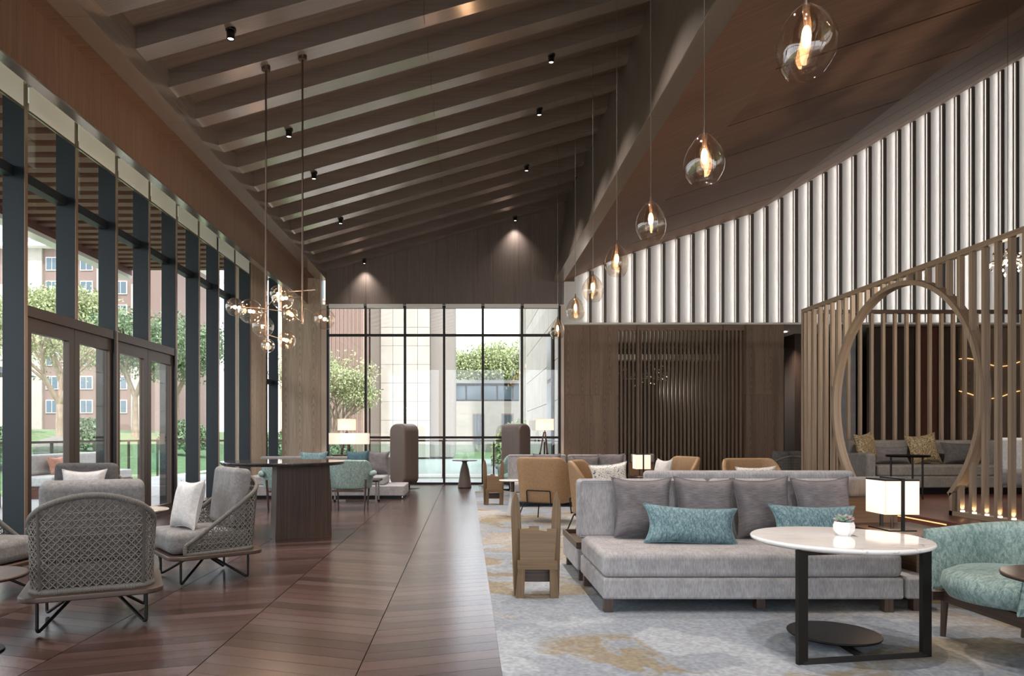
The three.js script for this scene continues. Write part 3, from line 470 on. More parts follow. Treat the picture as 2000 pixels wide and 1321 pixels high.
// ------------------------------------------------------------------ rope lounge chairs
const plateY = 0.235;
function ropeChair() {
  const t = thing('rope_lounge_chair', '', 'chair', [0, 0, 0], 0, 'woven rope lounge chairs');
  const path = uPath(0.74, 0.27, -0.36, 0.14), y0 = plateY + 0.02;
  const top = (s) => { const a = Math.abs(s - 0.5) * 2; return a < 0.3 ? mix(0.85, 0.785, (a / 0.3) ** 2) : a < 0.46 ? mix(0.785, 0.69, (a - 0.3) / 0.16) : mix(0.69, y0 + 0.07, Math.pow((a - 0.46) / 0.54, 0.92)); };
  const P = (s, v) => { const [x, z] = path(s), y = mix(y0, top(s), v), k = 1 + 0.06 * (y - y0); return [x * k, y, z * k - 0.09 * (y - y0) * (1 - Math.abs(s - 0.5) * 1.6)]; };
  const Py = (s, y) => P(s, clamp((y - y0) / (top(s) - y0)));
  mesh('base_plate', metric(new RoundedBoxGeometry(0.86, 0.032, 0.82, 3, 0.015).translate(0, plateY, -0.01), 'x'), M.walnut, t);
  // round the plate corners by building it as an extruded rounded rectangle
  { const w = 0.43, d = 0.41, r = 0.12, s = new THREE.Shape(); s.moveTo(-w + r, -d); s.lineTo(w - r, -d); s.absarc(w - r, -d + r, r, -Math.PI / 2, 0); s.lineTo(w, d - r); s.absarc(w - r, d - r, r, 0, Math.PI / 2); s.lineTo(-w + r, d); s.absarc(-w + r, d - r, r, Math.PI / 2, Math.PI); s.lineTo(-w, -d + r); s.absarc(-w + r, -d + r, r, Math.PI, 1.5 * Math.PI);
    t.children[0].geometry = metric(new THREE.ExtrudeGeometry(s, { depth: 0.018, bevelEnabled: true, bevelSize: 0.01, bevelThickness: 0.008, bevelSegments: 3, curveSegments: 10 }).rotateX(-Math.PI / 2).translate(0, plateY - 0.009, -0.01), 'x'); }
  for (const q of [-1, 1]) mesh('leg_frame', rod([[-0.33, plateY, q * 0.3], [-0.33, 0.012, q * 0.3], [-0.12, plateY - 0.045, q * 0.03], [0.12, plateY - 0.045, q * 0.03], [0.33, 0.012, q * 0.3], [0.33, plateY, q * 0.3]], 0.011, 0.035, 8), M.black, t);
  // rim, ribs
  const rim = []; for (let i = 0; i <= 60; i++) rim.push(P(i / 60, 1));
  const low = []; for (let i = 60; i >= 0; i--) low.push(P(i / 60, 0.02));
  const rg = smoothTube([...rim, ...low], 0.019, 220, 8, true); { const uv = rg.attributes.uv; for (let i = 0; i < uv.count; i++) uv.setXY(i, uv.getX(i) * 2.2, uv.getY(i)); } mesh('wrapped_rim', rg, M.wrap, t);
  for (const s of [0.335, 0.665]) mesh('rib', smoothTube(Array.from({ length: 8 }, (_, i) => P(s, i / 7)), 0.015, 20, 8), M.wrap, t);
  // open cane weave of rope
  const strands = [], strip = (pts, r = 0.0043) => { if (pts.length > 1) strands.push(smoothTube(pts, r, Math.max(2, Math.min(30, pts.length)), 4)); };
  const nU = 41, dv = 0.046, off = (p, e) => { const l = Math.hypot(p[0], p[2]) || 1; return [p[0] + p[0] / l * e, p[1], p[2] + p[2] / l * e]; };
  for (let i = 1; i < nU; i++) { const s = i / nU; const pts = []; for (let j = 0; j <= 6; j++) pts.push(P(s, j / 6)); strip(pts); }
  for (let y = y0 + 0.03; y < 0.84; y += dv) { const e = 0;
    let run = []; const flush = () => { strip(run.map((p) => off(p, 0.002)), 0.0043); run = []; };
    for (let i = 0; i <= 52; i++) { const s = i / 52; if (top(s) > y + e + 0.004) run.push(Py(s, y + e)); else flush(); } flush();
  }
  const du = 1 / nU; for (const dir of [-1, 1]) for (let i = -20; i < nU + 20; i++) {
    let run = []; for (let j = 0; j <= 15; j++) { const y = y0 + 0.01 + j * dv, s = (i + 0.5 + dir * j) * du; if (s > 0 && s < 1 && top(s) > y) run.push(off(Py(s, y), 0.006)); else { strip(run, 0.0043); run = []; } } strip(run, 0.0043);
  }
  const wv = mesh('rope_weave', merge(strands), M.cord, t); wv.userData.kind = 'stuff';
  mesh('seat_cushion', puff(0.66, 0.18, 0.7, 0.06).translate(0, plateY + 0.11, 0.04), M.chairGrey, t);
  mesh('back_cushion', puff(0.64, 0.5, 0.16, 0.05).rotateX(-0.12).translate(0, plateY + 0.45, -0.245), M.chairGrey, t);
  return t;
}
{
  const a = ropeChair(); a.userData.label = 'woven rope lounge chair with its back turned, next to a dark round side table'; a.position.set(-2.41, 0, -4.555); a.rotation.y = -2.697; a.scale.set(0.9, 0.985, 0.9);
  copy(a, 'woven rope lounge chair standing sideways before the high walnut table, with a pale cushion', [-2.22, 0, -5.93], -0.913);
  const c = copy(a, 'woven rope lounge chair with dark grey cushions standing by the glass doors', [-3.75, 0, -6.75], 0.12); c.traverse((o) => { if (/cushion/.test(o.name)) o.material = M.chairDark; });
  copy(a, 'woven rope lounge chair by the first window fin with only its seat showing', [-3.7, 0, -5.2], 1.45);
  const e = copy(a, 'woven rope lounge chair with dark cushion beside the moon gate screen', [5.56, 0, -12.3], Math.PI); e.traverse((o) => { if (/cushion/.test(o.name)) o.material = M.chairDark; });
  addPillow('pale grey square cushion leaning in the side-facing rope chair', M.pillowLight, 0.42, 0.42, 0.14, [-2.33, 0.62, -5.86], [-0.25, -0.75, 0.05]);
  addPillow('white cushion in the dark-cushioned rope chair by the glass doors', M.pillowLight, 0.42, 0.42, 0.14, [-3.73, 0.66, -6.82], [-0.2, 0.1, 0]);
}

// ------------------------------------------------------------------ sofas facing the camera
function sofa(label, x, z, group) {
  const t = thing('modular_sofa', label, 'sofa', [x, 0, z], 0, group), W = 2.03, cw = 2.03, D = 0.95; // local x 0..W, front at z=0
  mesh('base', at(rbox(W, 0.145, D, 0.02), W / 2, 0.1625, -D / 2), M.sofa, t); mesh('seat_cushion', at(puff(cw, 0.17, D - 0.02, 0.045), cw / 2, 0.318, -D / 2 + 0.005), M.sofa, t);
  for (let k = 0; k < 2; k++) { const b = mesh('back_cushion', at(rbox(1.035, 0.47, 0.13, 0.035).rotateX(-0.05), 0.48 + k * 1.07, 0.615, -0.9), M.sofa, t); const e = [[-0.5, -0.22], [0.5, -0.22], [0.5, 0.22], [-0.5, 0.22]].map(([a, c]) => [0.48 + k * 1.07 + a, 0.615 + c, -0.829 - c * 0.05]); mesh('piping', rod([...e, e[0]], 0.004, 0.04, 6), M.sofa, b); }
  for (const [a, b] of [[0.04, -0.04], [W - 0.1, -0.04], [0.04, -D + 0.1], [W - 0.1, -D + 0.1], [1.1, -0.12]]) mesh('leg', box(a - 0.03, a + 0.03, 0, 0.092, b - 0.03, b + 0.03), M.walnut, t);
  return t;
}
function console_(label, x, z) {
  const t = thing('end_console', label, 'side table', [x, 0, z], 0, 'wooden consoles at sofa ends'), top = new THREE.Shape(); top.moveTo(0.05, 0); top.lineTo(0.42, 0); top.quadraticCurveTo(0.62, 0.05, 0.62, 0.4); top.lineTo(0.62, 0.82); top.lineTo(0.05, 0.82); top.lineTo(0.05, 0);
  mesh('table_top', metric(new THREE.ExtrudeGeometry(top, { depth: 0.035, bevelEnabled: true, bevelSize: 0.005, bevelThickness: 0.005, bevelSegments: 2 }).rotateX(-Math.PI / 2).translate(0, 0.455, 0), 'z'), M.walnut, t);
  mesh('body', box(0.23, 0.56, 0.0, 0.45, -0.12, -0.8, 'x'), M.oak, t); mesh('back_panel', box(0.07, 0.5, 0.49, 0.7, -0.78, -0.81, 'x'), M.oak, t);
  mesh('upholstered_base', at(rbox(0.2, 0.145, 0.7, 0.02), 0.11, 0.1625, -0.23), M.sofa, t); mesh('base_leg', box(0.08, 0.14, 0, 0.092, 0.02, 0.08), M.walnut, t); mesh('upholstered_back', at(rbox(0.42, 0.16, 0.07, 0.03), 0.3, 0.785, -0.785), M.sofaDark, t);
  return t;
}
function lantern(label, x, y, z) {
  const t = thing('lantern_lamp', label, 'table lamp', [x, y, z], 0, 'square lantern lamps on the consoles'), w = 0.125, y0 = 0.125, y1 = 0.37;
  for (const [a, b, c, d] of [[-w, w, w, w - 0.003], [-w, w, -w, -w + 0.003], [-w, -w + 0.003, -w, w], [w - 0.003, w, -w, w]]) mesh('shade_panel', box(a, b, y0, y1, c, d), M.shade, t);
  mesh('cap', box(-w, w, y1, y1 + 0.012, -w, w), M.black, t); mesh('cap_strip', box(-0.012, 0.012, y1 + 0.012, y1 + 0.02, -w - 0.012, w + 0.012), M.black, t);
  for (const s of [-1, 1]) mesh('post', box(-0.012, 0.012, 0.012, y1 + 0.012, s * (w + 0.002), s * (w + 0.012)), M.black, t);
  mesh('base', box(-0.1, 0.1, 0, 0.012, -w - 0.012, w + 0.012), M.black, t); mesh('bulb', at(new THREE.SphereGeometry(0.035, 14, 10), 0, 0.25, 0), M.globeBulb, t); mesh('bulb_holder', taper([0, 0.012, 0], [0, 0.22, 0], 0.01, 0.012, 8), M.copper, t);
  const l = new THREE.PointLight(new THREE.Color(1, 0.8, 0.6), 0.3); l.position.set(x, y + 0.25, z); l.castShadow = true; l.shadow.radius = 1.6; scene.add(l);
}
{
  sofa('long light grey modular sofa behind the white marble table, with grey and teal cushions', 0.92, -4.72, 'light grey modular sofas');
  sofa('light grey modular sofa behind the tan armchairs, with a tripod lamp behind it', 0.78, -11.65, 'light grey modular sofas');
  console_('wooden end console with rounded top beside the long sofa and marble table', 2.96, -4.85); console_('wooden end console beside the sofa behind the tan armchairs', 2.85, -11.75);
  lantern('glowing square lantern lamp behind the white marble table', 3.185, 0.492, -5.25); lantern('small glowing square lantern lamp at the end of the far sofa', 3.02, 0.492, -12.1);
  // second sofa back to back with the long one
  const t = thing('back_to_back_sofa', 'light grey sofa set back to back with the long sofa, with a wooden tray end', 'sofa', [0.9, 0, -5.72]);
  mesh('base', at(rbox(2.3, 0.18, 0.8, 0.02), 1.15, 0.18, -0.42), M.sofa, t); mesh('tray', merge([box(0.02, 0.36, 0.27, 0.285, -0.06, -0.8, 'z'), box(0.0, 0.02, 0.27, 0.32, -0.04, -0.82, 'z'), box(0.36, 0.38, 0.27, 0.32, -0.04, -0.82, 'z'), box(0, 0.38, 0.27, 0.32, -0.02, -0.04, 'x'), box(0, 0.38, 0.27, 0.32, -0.82, -0.84, 'x')]), M.walnut, t);
  mesh('seat_cushion', at(puff(1.88, 0.15, 0.78, 0.04), 1.35, 0.345, -0.42), M.sofa, t); mesh('back_cushion', at(rbox(1.72, 0.5, 0.12, 0.035), 1.43, 0.655, -0.09), M.sofa, t);
  for (const [a, b] of [[0.05, -0.06], [0.05, -0.76], [2.24, -0.06], [2.24, -0.76]]) mesh('leg', box(a - 0.025, a + 0.025, 0, 0.092, b - 0.025, b + 0.025), M.walnut, t);
  // cushions on the long sofa
  const gp = [[1.37, 0.0, 'at its free end'], [1.85, -0.03, 'second from its free end'], [2.30, 0.03, 'third from its free end'], [2.77, 0.02, 'next to the lantern lamp']];
  gp.forEach(([x, r, w]) => addPillow('dark grey square cushion on the long sofa, ' + w, M.pillowGrey, 0.47, 0.47, 0.17, [x, 0.64, -5.44], [-0.24, r * 2, r], 'dark grey cushions on the long sofa'));
  addPillow('teal velvet lumbar cushion on the long sofa in front of two grey cushions', M.teal, 0.7, 0.3, 0.15, [1.66, 0.53, -5.19], [-0.38, -0.02, -0.06]);
  addPillow('teal velvet lumbar cushion on the long sofa partly behind the marble table plant', M.teal, 0.66, 0.29, 0.15, [2.58, 0.54, -5.2], [-0.38, 0.02, -0.03]);
  for (const [x, m, w, h, l] of [[1.42, M.pillowGrey, 0.5, 0.46, 'dark grey cushion on the far sofa behind the tan wing chair'], [2.12, M.pillowGrey, 0.48, 0.42, 'dark grey cushion on the far sofa behind the dotted cushion'], [2.55, M.pillowGrey, 0.48, 0.46, 'dark grey cushion on the far sofa next to the small lantern'], [1.55, M.tealDark, 0.42, 0.3, 'teal cushion on the far sofa beside the tan wing chair'], [2.25, M.teal, 0.5, 0.28, 'teal lumbar cushion on the far sofa above the dotted cushion']])
    addPillow(l, m, w, h, 0.15, [x, 0.42 + h / 2, m === M.pillowGrey ? -12.33 : -12.18], [-0.22, 0, 0]);
}

// ------------------------------------------------------------------ marble table, plant
{
  const t = thing('marble_table', 'round white marble table on dark metal frame in front of the long sofa', 'table', [2.08, 0, -3.92]);
  const g = lathe([[0, 0.63], [0.452, 0.63], [0.46, 0.624], [0.458, 0.612], [0.43, 0.598], [0, 0.597]], 72); mesh('marble_top', metric(mergeVertices(g), 'z'), M.marble, t);
  const L = (x, z) => [x - 2.08, -(z) + 3.92];
  const [ax, az] = L(1.75, 3.66), [bx, bz] = L(2.48, 3.79), [cx, cz] = L(1.93, 4.06), dir = Math.atan2(-(bz - az), bx - ax);
  const leg = (x, z, w, d) => metric(new THREE.BoxGeometry(w, 0.597, d), 'y').rotateY(dir).translate(x, 0.2985, z);
  mesh('leg', leg(ax, az, 0.055, 0.025), M.steel, t); mesh('leg', leg(bx, bz, 0.055, 0.025), M.steel, t); mesh('leg', leg(cx, cz, 0.045, 0.02), M.steel, t);
  mesh('floor_bar', bar([ax, 0.014, az], [bx, 0.014, bz], 0.03, 0.026, 'y'), M.steel, t); mesh('top_bar', bar([ax, 0.585, az], [bx, 0.585, bz], 0.03, 0.02), M.steel, t);
  const dx = 2.13 - 2.08, dz = -4.07 + 3.92; mesh('floor_bar', bar([(ax + bx) / 2, 0.014, (az + bz) / 2], [dx, 0.014, dz], 0.03, 0.026), M.steel, t); mesh('disc_stem', taper([dx, 0, dz], [dx, 0.05, dz], 0.03, 0.03), M.steel, t);
  mesh('base_disc', at(lathe([[0, 0.012], [0.247, 0.012], [0.25, 0.006], [0.247, 0], [0, 0]], 56), dx, 0.045, dz), M.steel, t);
  const p = thing('succulent_pot', 'small white faceted pot with a pale succulent on the marble table', 'potted plant', [2.144, 0.63, -3.98]);
  const pot = lathe([[0, 0], [0.034, 0], [0.056, 0.03], [0.058, 0.055], [0.05, 0.078], [0.044, 0.078], [0.044, 0.06], [0, 0.06]], 9).toNonIndexed(); pot.computeVertexNormals(); mesh('pot', pot, M.ceramic, p);
  for (let i = 0; i < 22; i++) { const a = i * 2.4, r = 0.25 + i / 22, lf = new THREE.SphereGeometry(0.02, 8, 6).scale(0.55, 0.28, 1.35).translate(0, 0, 0.026).rotateX(-0.95 + r * 0.55).rotateY(a).translate(Math.sin(a) * 0.008 * r, 0.078 + 0.006 * (1 - r), Math.cos(a) * 0.008 * r); mesh('leaf', lf, i % 4 ? M.leafGreen : M.leafPink, p); }
}

// ------------------------------------------------------------------ barrel chairs
function tealArmchair() { // faces +z
  const t = thing('teal_armchair', '', 'chair'); const path = uPath(0.68, 0.27, -0.30, 0.26);
  mesh('shell', shell({ path, top: (s) => { const a = Math.abs(s - 0.5) * 2; return a < 0.45 ? mix(0.71, 0.69, (a / 0.45) ** 2) : mix(0.69, 0.64, (a - 0.45) / 0.55); }, bottom: (s) => { const a = Math.abs(s - 0.5) * 2; return 0.33 + 0.03 * (1 - a); }, thick: 0.085, flare: 0.22, y0: 0.4 }), M.tealChair, t);
  const seat = lathe([[0, 0.3], [0.2, 0.285], [0.31, 0.31], [0.345, 0.37], [0.335, 0.43], [0.28, 0.46], [0, 0.47]], 40).scale(1, 1, 1.0).translate(0, 0, 0.0); { const p = seat.attributes.position; for (let i = 0; i < p.count; i++) { const z = p.getZ(i); if (z > 0) p.setZ(i, z * 1.08); } seat.computeVertexNormals(); } mesh('seat', metric(seat), M.tealChair, t);
  for (const [x, z] of [[-0.29, 0.14], [0.29, 0.14], [-0.27, -0.27], [0.27, -0.27]]) mesh('leg', taper([x * 1.35, 0, z * 1.12], [x * 1.2, z < 0 ? 0.52 : 0.4, z * 1.18], 0.015, 0.023), M.walnut, t);
  mesh('stretcher', box(-0.38, 0.38, 0.22, 0.285, 0.15, 0.185, 'x'), M.walnut, t); mesh('stretcher', box(-0.34, 0.34, 0.22, 0.285, -0.31, -0.275, 'x'), M.walnut, t); for (const s of [-1, 1]) mesh('stretcher', box(s * 0.34, s * 0.37, 0.23, 0.28, -0.28, 0.25, 'z'), M.walnut, t);
  return t;
}
{
  const a = tealArmchair(); a.userData.label = 'teal velvet armchair facing the white marble table'; a.position.set(2.99, 0, -3.78); a.rotation.y = -Math.PI / 2;
  // upright dining version
  const d = thing('teal_dining_chair', 'teal velvet dining chair in front of the low grey sectional, right of the high table', 'chair', [-1.87, 0, -11.35], Math.PI + 0.0, 'teal chairs past the high table');
  const path = uPath(0.6, 0.2, -0.25, 0.24);
  mesh('shell', shell({ path, top: (s) => { const q = Math.abs(s - 0.5) * 2; return q < 0.4 ? 0.81 - 0.02 * q : q < 0.72 ? mix(0.8, 0.6, sstep(0.4, 0.72, q)) : 0.6; }, bottom: () => 0.36, thick: 0.06, flare: 0.12, y0: 0.4 }), M.tealChair, d);
  for (const s of [-1, 1]) mesh('armrest', at(metric(new THREE.CapsuleGeometry(0.045, 0.3, 6, 14).rotateX(Math.PI / 2), 'z'), s * 0.36, 0.58, -0.02), M.tealChair, d);
  mesh('seat', metric(lathe([[0, 0.33], [0.24, 0.33], [0.29, 0.37], [0.28, 0.43], [0.2, 0.46], [0, 0.46]], 32).scale(1, 1, 0.9)), M.tealChair, d);
  for (const [x, z] of [[-0.24, 0.22], [0.24, 0.22], [-0.26, -0.28], [0.26, -0.28]]) mesh('leg', taper([x, 0, z * 1.02], [x * 1.1, z < 0 ? 0.5 : 0.42, z * 1.08], 0.011, 0.02), M.walnut, d);
  mesh('stretcher', box(-0.25, 0.25, 0.3, 0.335, -0.3, -0.275, 'x'), M.walnut, d);
  copy(d, 'teal velvet dining chair half hidden behind the high walnut table', [-2.93, 0, -11.3], Math.PI + 0.3);
  copy(d, 'teal chair at the free end of the far light grey sofa, only its edge showing', [0.98, 0, -13.6], -0.5);
  // high table
  const h = thing('high_table', 'round dark marble high table on a tapered walnut slab base', 'table', [-2.2, 0, -8.45]);
  mesh('marble_top', metric(mergeVertices(lathe([[0, 0.885], [0.725, 0.885], [0.73, 0.878], [0.728, 0.858], [0.7, 0.845], [0, 0.845]], 72)), 'z'), M.darkMarble, h);
  const b = new THREE.BoxGeometry(0.68, 0.845, 0.2, 1, 1, 1), bp = b.attributes.position; for (let i = 0; i < bp.count; i++) { const k = bp.getY(i) > 0 ? 0.93 : 1; bp.setX(i, bp.getX(i) * k); bp.setZ(i, bp.getZ(i) * k); }
  b.computeVertexNormals(); const bg = metric(b, 'y').rotateY(0.565).translate(0.25, 0.4225, 0.17); mesh('slab_base', bg, M.walnut, h);
}
// tan leather armchairs
function tanChair() {
  const t = thing('tan_armchair', '', 'chair', [0, 0, 0], 0, 'tan leather armchairs'); const path = uPath(0.64, 0.30, -0.30, 0.16);
  mesh('shell', shell({ path, top: (s) => { const a = Math.abs(s - 0.5) * 2; return a < 0.3 ? 0.9 : a < 0.58 ? mix(0.9, 0.6, sstep(0.3, 0.6, a)) : mix(0.6, 0.55, (a - 0.58) / 0.42); }, bottom: () => 0.3, thick: 0.055, flare: 0.1, y0: 0.3, ns: 60 }), M.leather, t);
  mesh('seat', at(puff(0.58, 0.16, 0.56, 0.05), 0, 0.37, 0.03), M.leather, t);
  for (const s of [-1, 1]) mesh('side_leg', rod([[s * 0.3, 0.006, 0.34], [s * 0.24, 0.27, 0.24], [s * 0.24, 0.27, -0.3], [s * 0.3, 0.006, -0.4]], 0.009, 0.02, 6), M.black, t);
  mesh('back_hoop', rod([[-0.17, 0.28, -0.345], [-0.17, 0.45, -0.365], [0.17, 0.45, -0.365], [0.17, 0.28, -0.345], [-0.17, 0.28, -0.345]], 0.009, 0.02, 6), M.black, t); mesh('cross_rod', rod([[-0.24, 0.27, -0.3], [0.24, 0.27, -0.3]], 0.009), M.black, t);
  return t;
}
{
  const a = tanChair(); a.userData.label = 'tan leather wing chair with black rod legs beside a small cone-footed table'; a.position.set(1.14, 0, -9.75); a.rotation.y = Math.PI - 0.5;
  copy(a, 'tan leather chair tucked behind the free end of the long sofa, holding a dotted cushion', [1.62, 0, -8.3], 1.2);
  copy(a, 'tan leather chair turned sideways before the slatted walnut screen', [2.78, 0, -9.75], -1.35); copy(a, 'tan leather chair with a dotted cushion, facing the long sofa near the moon gate', [3.67, 0, -8.8], 0.05);
  addPillow('white dotted lumbar cushion in the tan chair behind the long sofa end', M.pillowDot, 0.5, 0.3, 0.13, [1.66, 0.72, -8.15], [-0.1, 0.3, 0.08]);
  addPillow('white dotted lumbar cushion in the tan chair facing the long sofa back', M.pillowDot, 0.52, 0.3, 0.13, [3.6, 0.66, -8.7], [-0.2, 0.05, 0.02]);
  addPillow('white cushion in the sideways tan chair before the slatted screen', M.pillowLight, 0.42, 0.42, 0.13, [2.72, 0.66, -9.75], [-0.2, -1.35, 0]);
}

// ------------------------------------------------------------------ little carved oak chairs
{
  const t = thing('carved_oak_chair', 'small oak child chair with two pointed side boards in front of the long sofa end', 'chair', [0.52, 0, -5.2], 0, 'small oak chairs at the carpet edge');
  const board = (s) => { const q = new THREE.Shape(); q.moveTo(-0.03, 0); q.lineTo(0.035, 0); q.lineTo(0.031, 0.6); q.quadraticCurveTo(0.03, 0.71, 0, 0.775); q.quadraticCurveTo(-0.03, 0.71, -0.031, 0.6); q.lineTo(-0.03, 0); const g = new THREE.ExtrudeGeometry(q, { depth: 0.028, bevelEnabled: true, bevelSize: 0.003, bevelThickness: 0.003, bevelSegments: 1 }); return metric(g, 'y').rotateY(0.15 * -s).rotateZ(s * -0.03).translate(s * 0.135, 0, -0.05); };
  for (const s of [-1, 1]) mesh('side_board', board(s), M.oak, t);
  for (const s of [-1, 1]) mesh('front_leg', prism([[s * 0.158, 0], [s * 0.097, 0], [s * 0.09, 0.22], [s * 0.14, 0.22]], 0.06, 0.02, 'y'), M.oak, t);
  mesh('seat_front', box(-0.145, 0.145, 0.215, 0.275, 0.075, 0.02, 'x'), M.oak, t); mesh('seat', box(-0.14, 0.14, 0.25, 0.27, 0.02, -0.16, 'x'), M.oak, t); mesh('apron', box(-0.1, 0.1, 0.105, 0.2, -0.03, -0.05, 'x'), M.walnut, t);
  mesh('back_panel', prism([[-0.125, 0], [0.128, 0], [0.148, 0.238], [0.08, 0.235], [0.078, 0.215], [0.018, 0.222], [0.016, 0.255], [-0.055, 0.255], [-0.057, 0.238], [-0.125, 0.232]], 0.012, -0.012, 'x').rotateX(-0.12).translate(0, 0.272, 0.03), M.oak, t);
  copy(t, 'small oak child chair with pointed side boards by the cone-footed table near the end window', [0.47, 0, -12.05], 0.1);
}

// ------------------------------------------------------------------ small tables
{
  const rt = (name, label, x, z, h, r, topM, parts) => { const t = thing(name, label, 'side table', [x, 0, z]); mesh('table_top', metric(mergeVertices(lathe([[0, h], [r - 0.006, h], [r, h - 0.006], [r - 0.004, h - 0.018], [0, h - 0.02]], 48)), 'z'), topM, t); parts(t, h, r); };
  rt('side_table', 'dark round side table next to the rope chair with its back turned', -2.72, -3.86, 0.43, 0.27, M.walnut, (t, h) => { mesh('stem', taper([0, 0.01, 0], [0, h - 0.02, 0], 0.02, 0.02), M.black, t); mesh('foot', lathe([[0, 0.015], [0.15, 0.012], [0.155, 0], [0, 0]]), M.black, t); });
  rt('side_table', 'round beige marble side table between the rope chairs by the doors', -2.96, -6.35, 0.53, 0.25, M.beigeMarble, (t, h) => { for (let i = 0; i < 3; i++) { const a = i * 2.09; mesh('leg', taper([0.18 * Math.sin(a), 0, 0.18 * Math.cos(a)], [0.1 * Math.sin(a), h - 0.02, 0.1 * Math.cos(a)], 0.01, 0.01), M.black, t); } });
  rt('side_table', 'round side table with a conical foot beside the tan wing chair', 0.68, -10.35, 0.54, 0.2, M.marble, (t, h) => { mesh('foot', lathe([[0, 0.36], [0.03, 0.36], [0.085, 0.02], [0.088, 0], [0, 0]]), M.pinkShade && M.stone, t); mesh('stem', taper([0, 0.3, 0], [0, h - 0.02, 0], 0.03, 0.03), M.walnut, t); });
  rt('pedestal_table', 'round pedestal table with a bell-shaped dark foot in front of the end window', -0.04, -15.95, 0.63, 0.285, M.walnut, (t, h) => mesh('bell_foot', lathe([[0, 0], [0.15, 0], [0.155, 0.02], [0.13, 0.2], [0.095, 0.42], [0.055, 0.55], [0.05, 0.58], [0.08, h - 0.02], [0, h - 0.02]], 16), M.podLeather, t));
  rt('side_table', 'dark round side table in front of the teal armchair facing the marble table', 2.6, -2.98, 0.6, 0.27, M.walnut, (t, h) => { mesh('stem', taper([0.1, 0.01, 0], [0.1, h - 0.02, 0], 0.018, 0.018), M.black, t); mesh('foot', at(lathe([[0, 0.015], [0.15, 0.012], [0.155, 0], [0, 0]]), 0.1, 0, 0), M.black, t); });
}

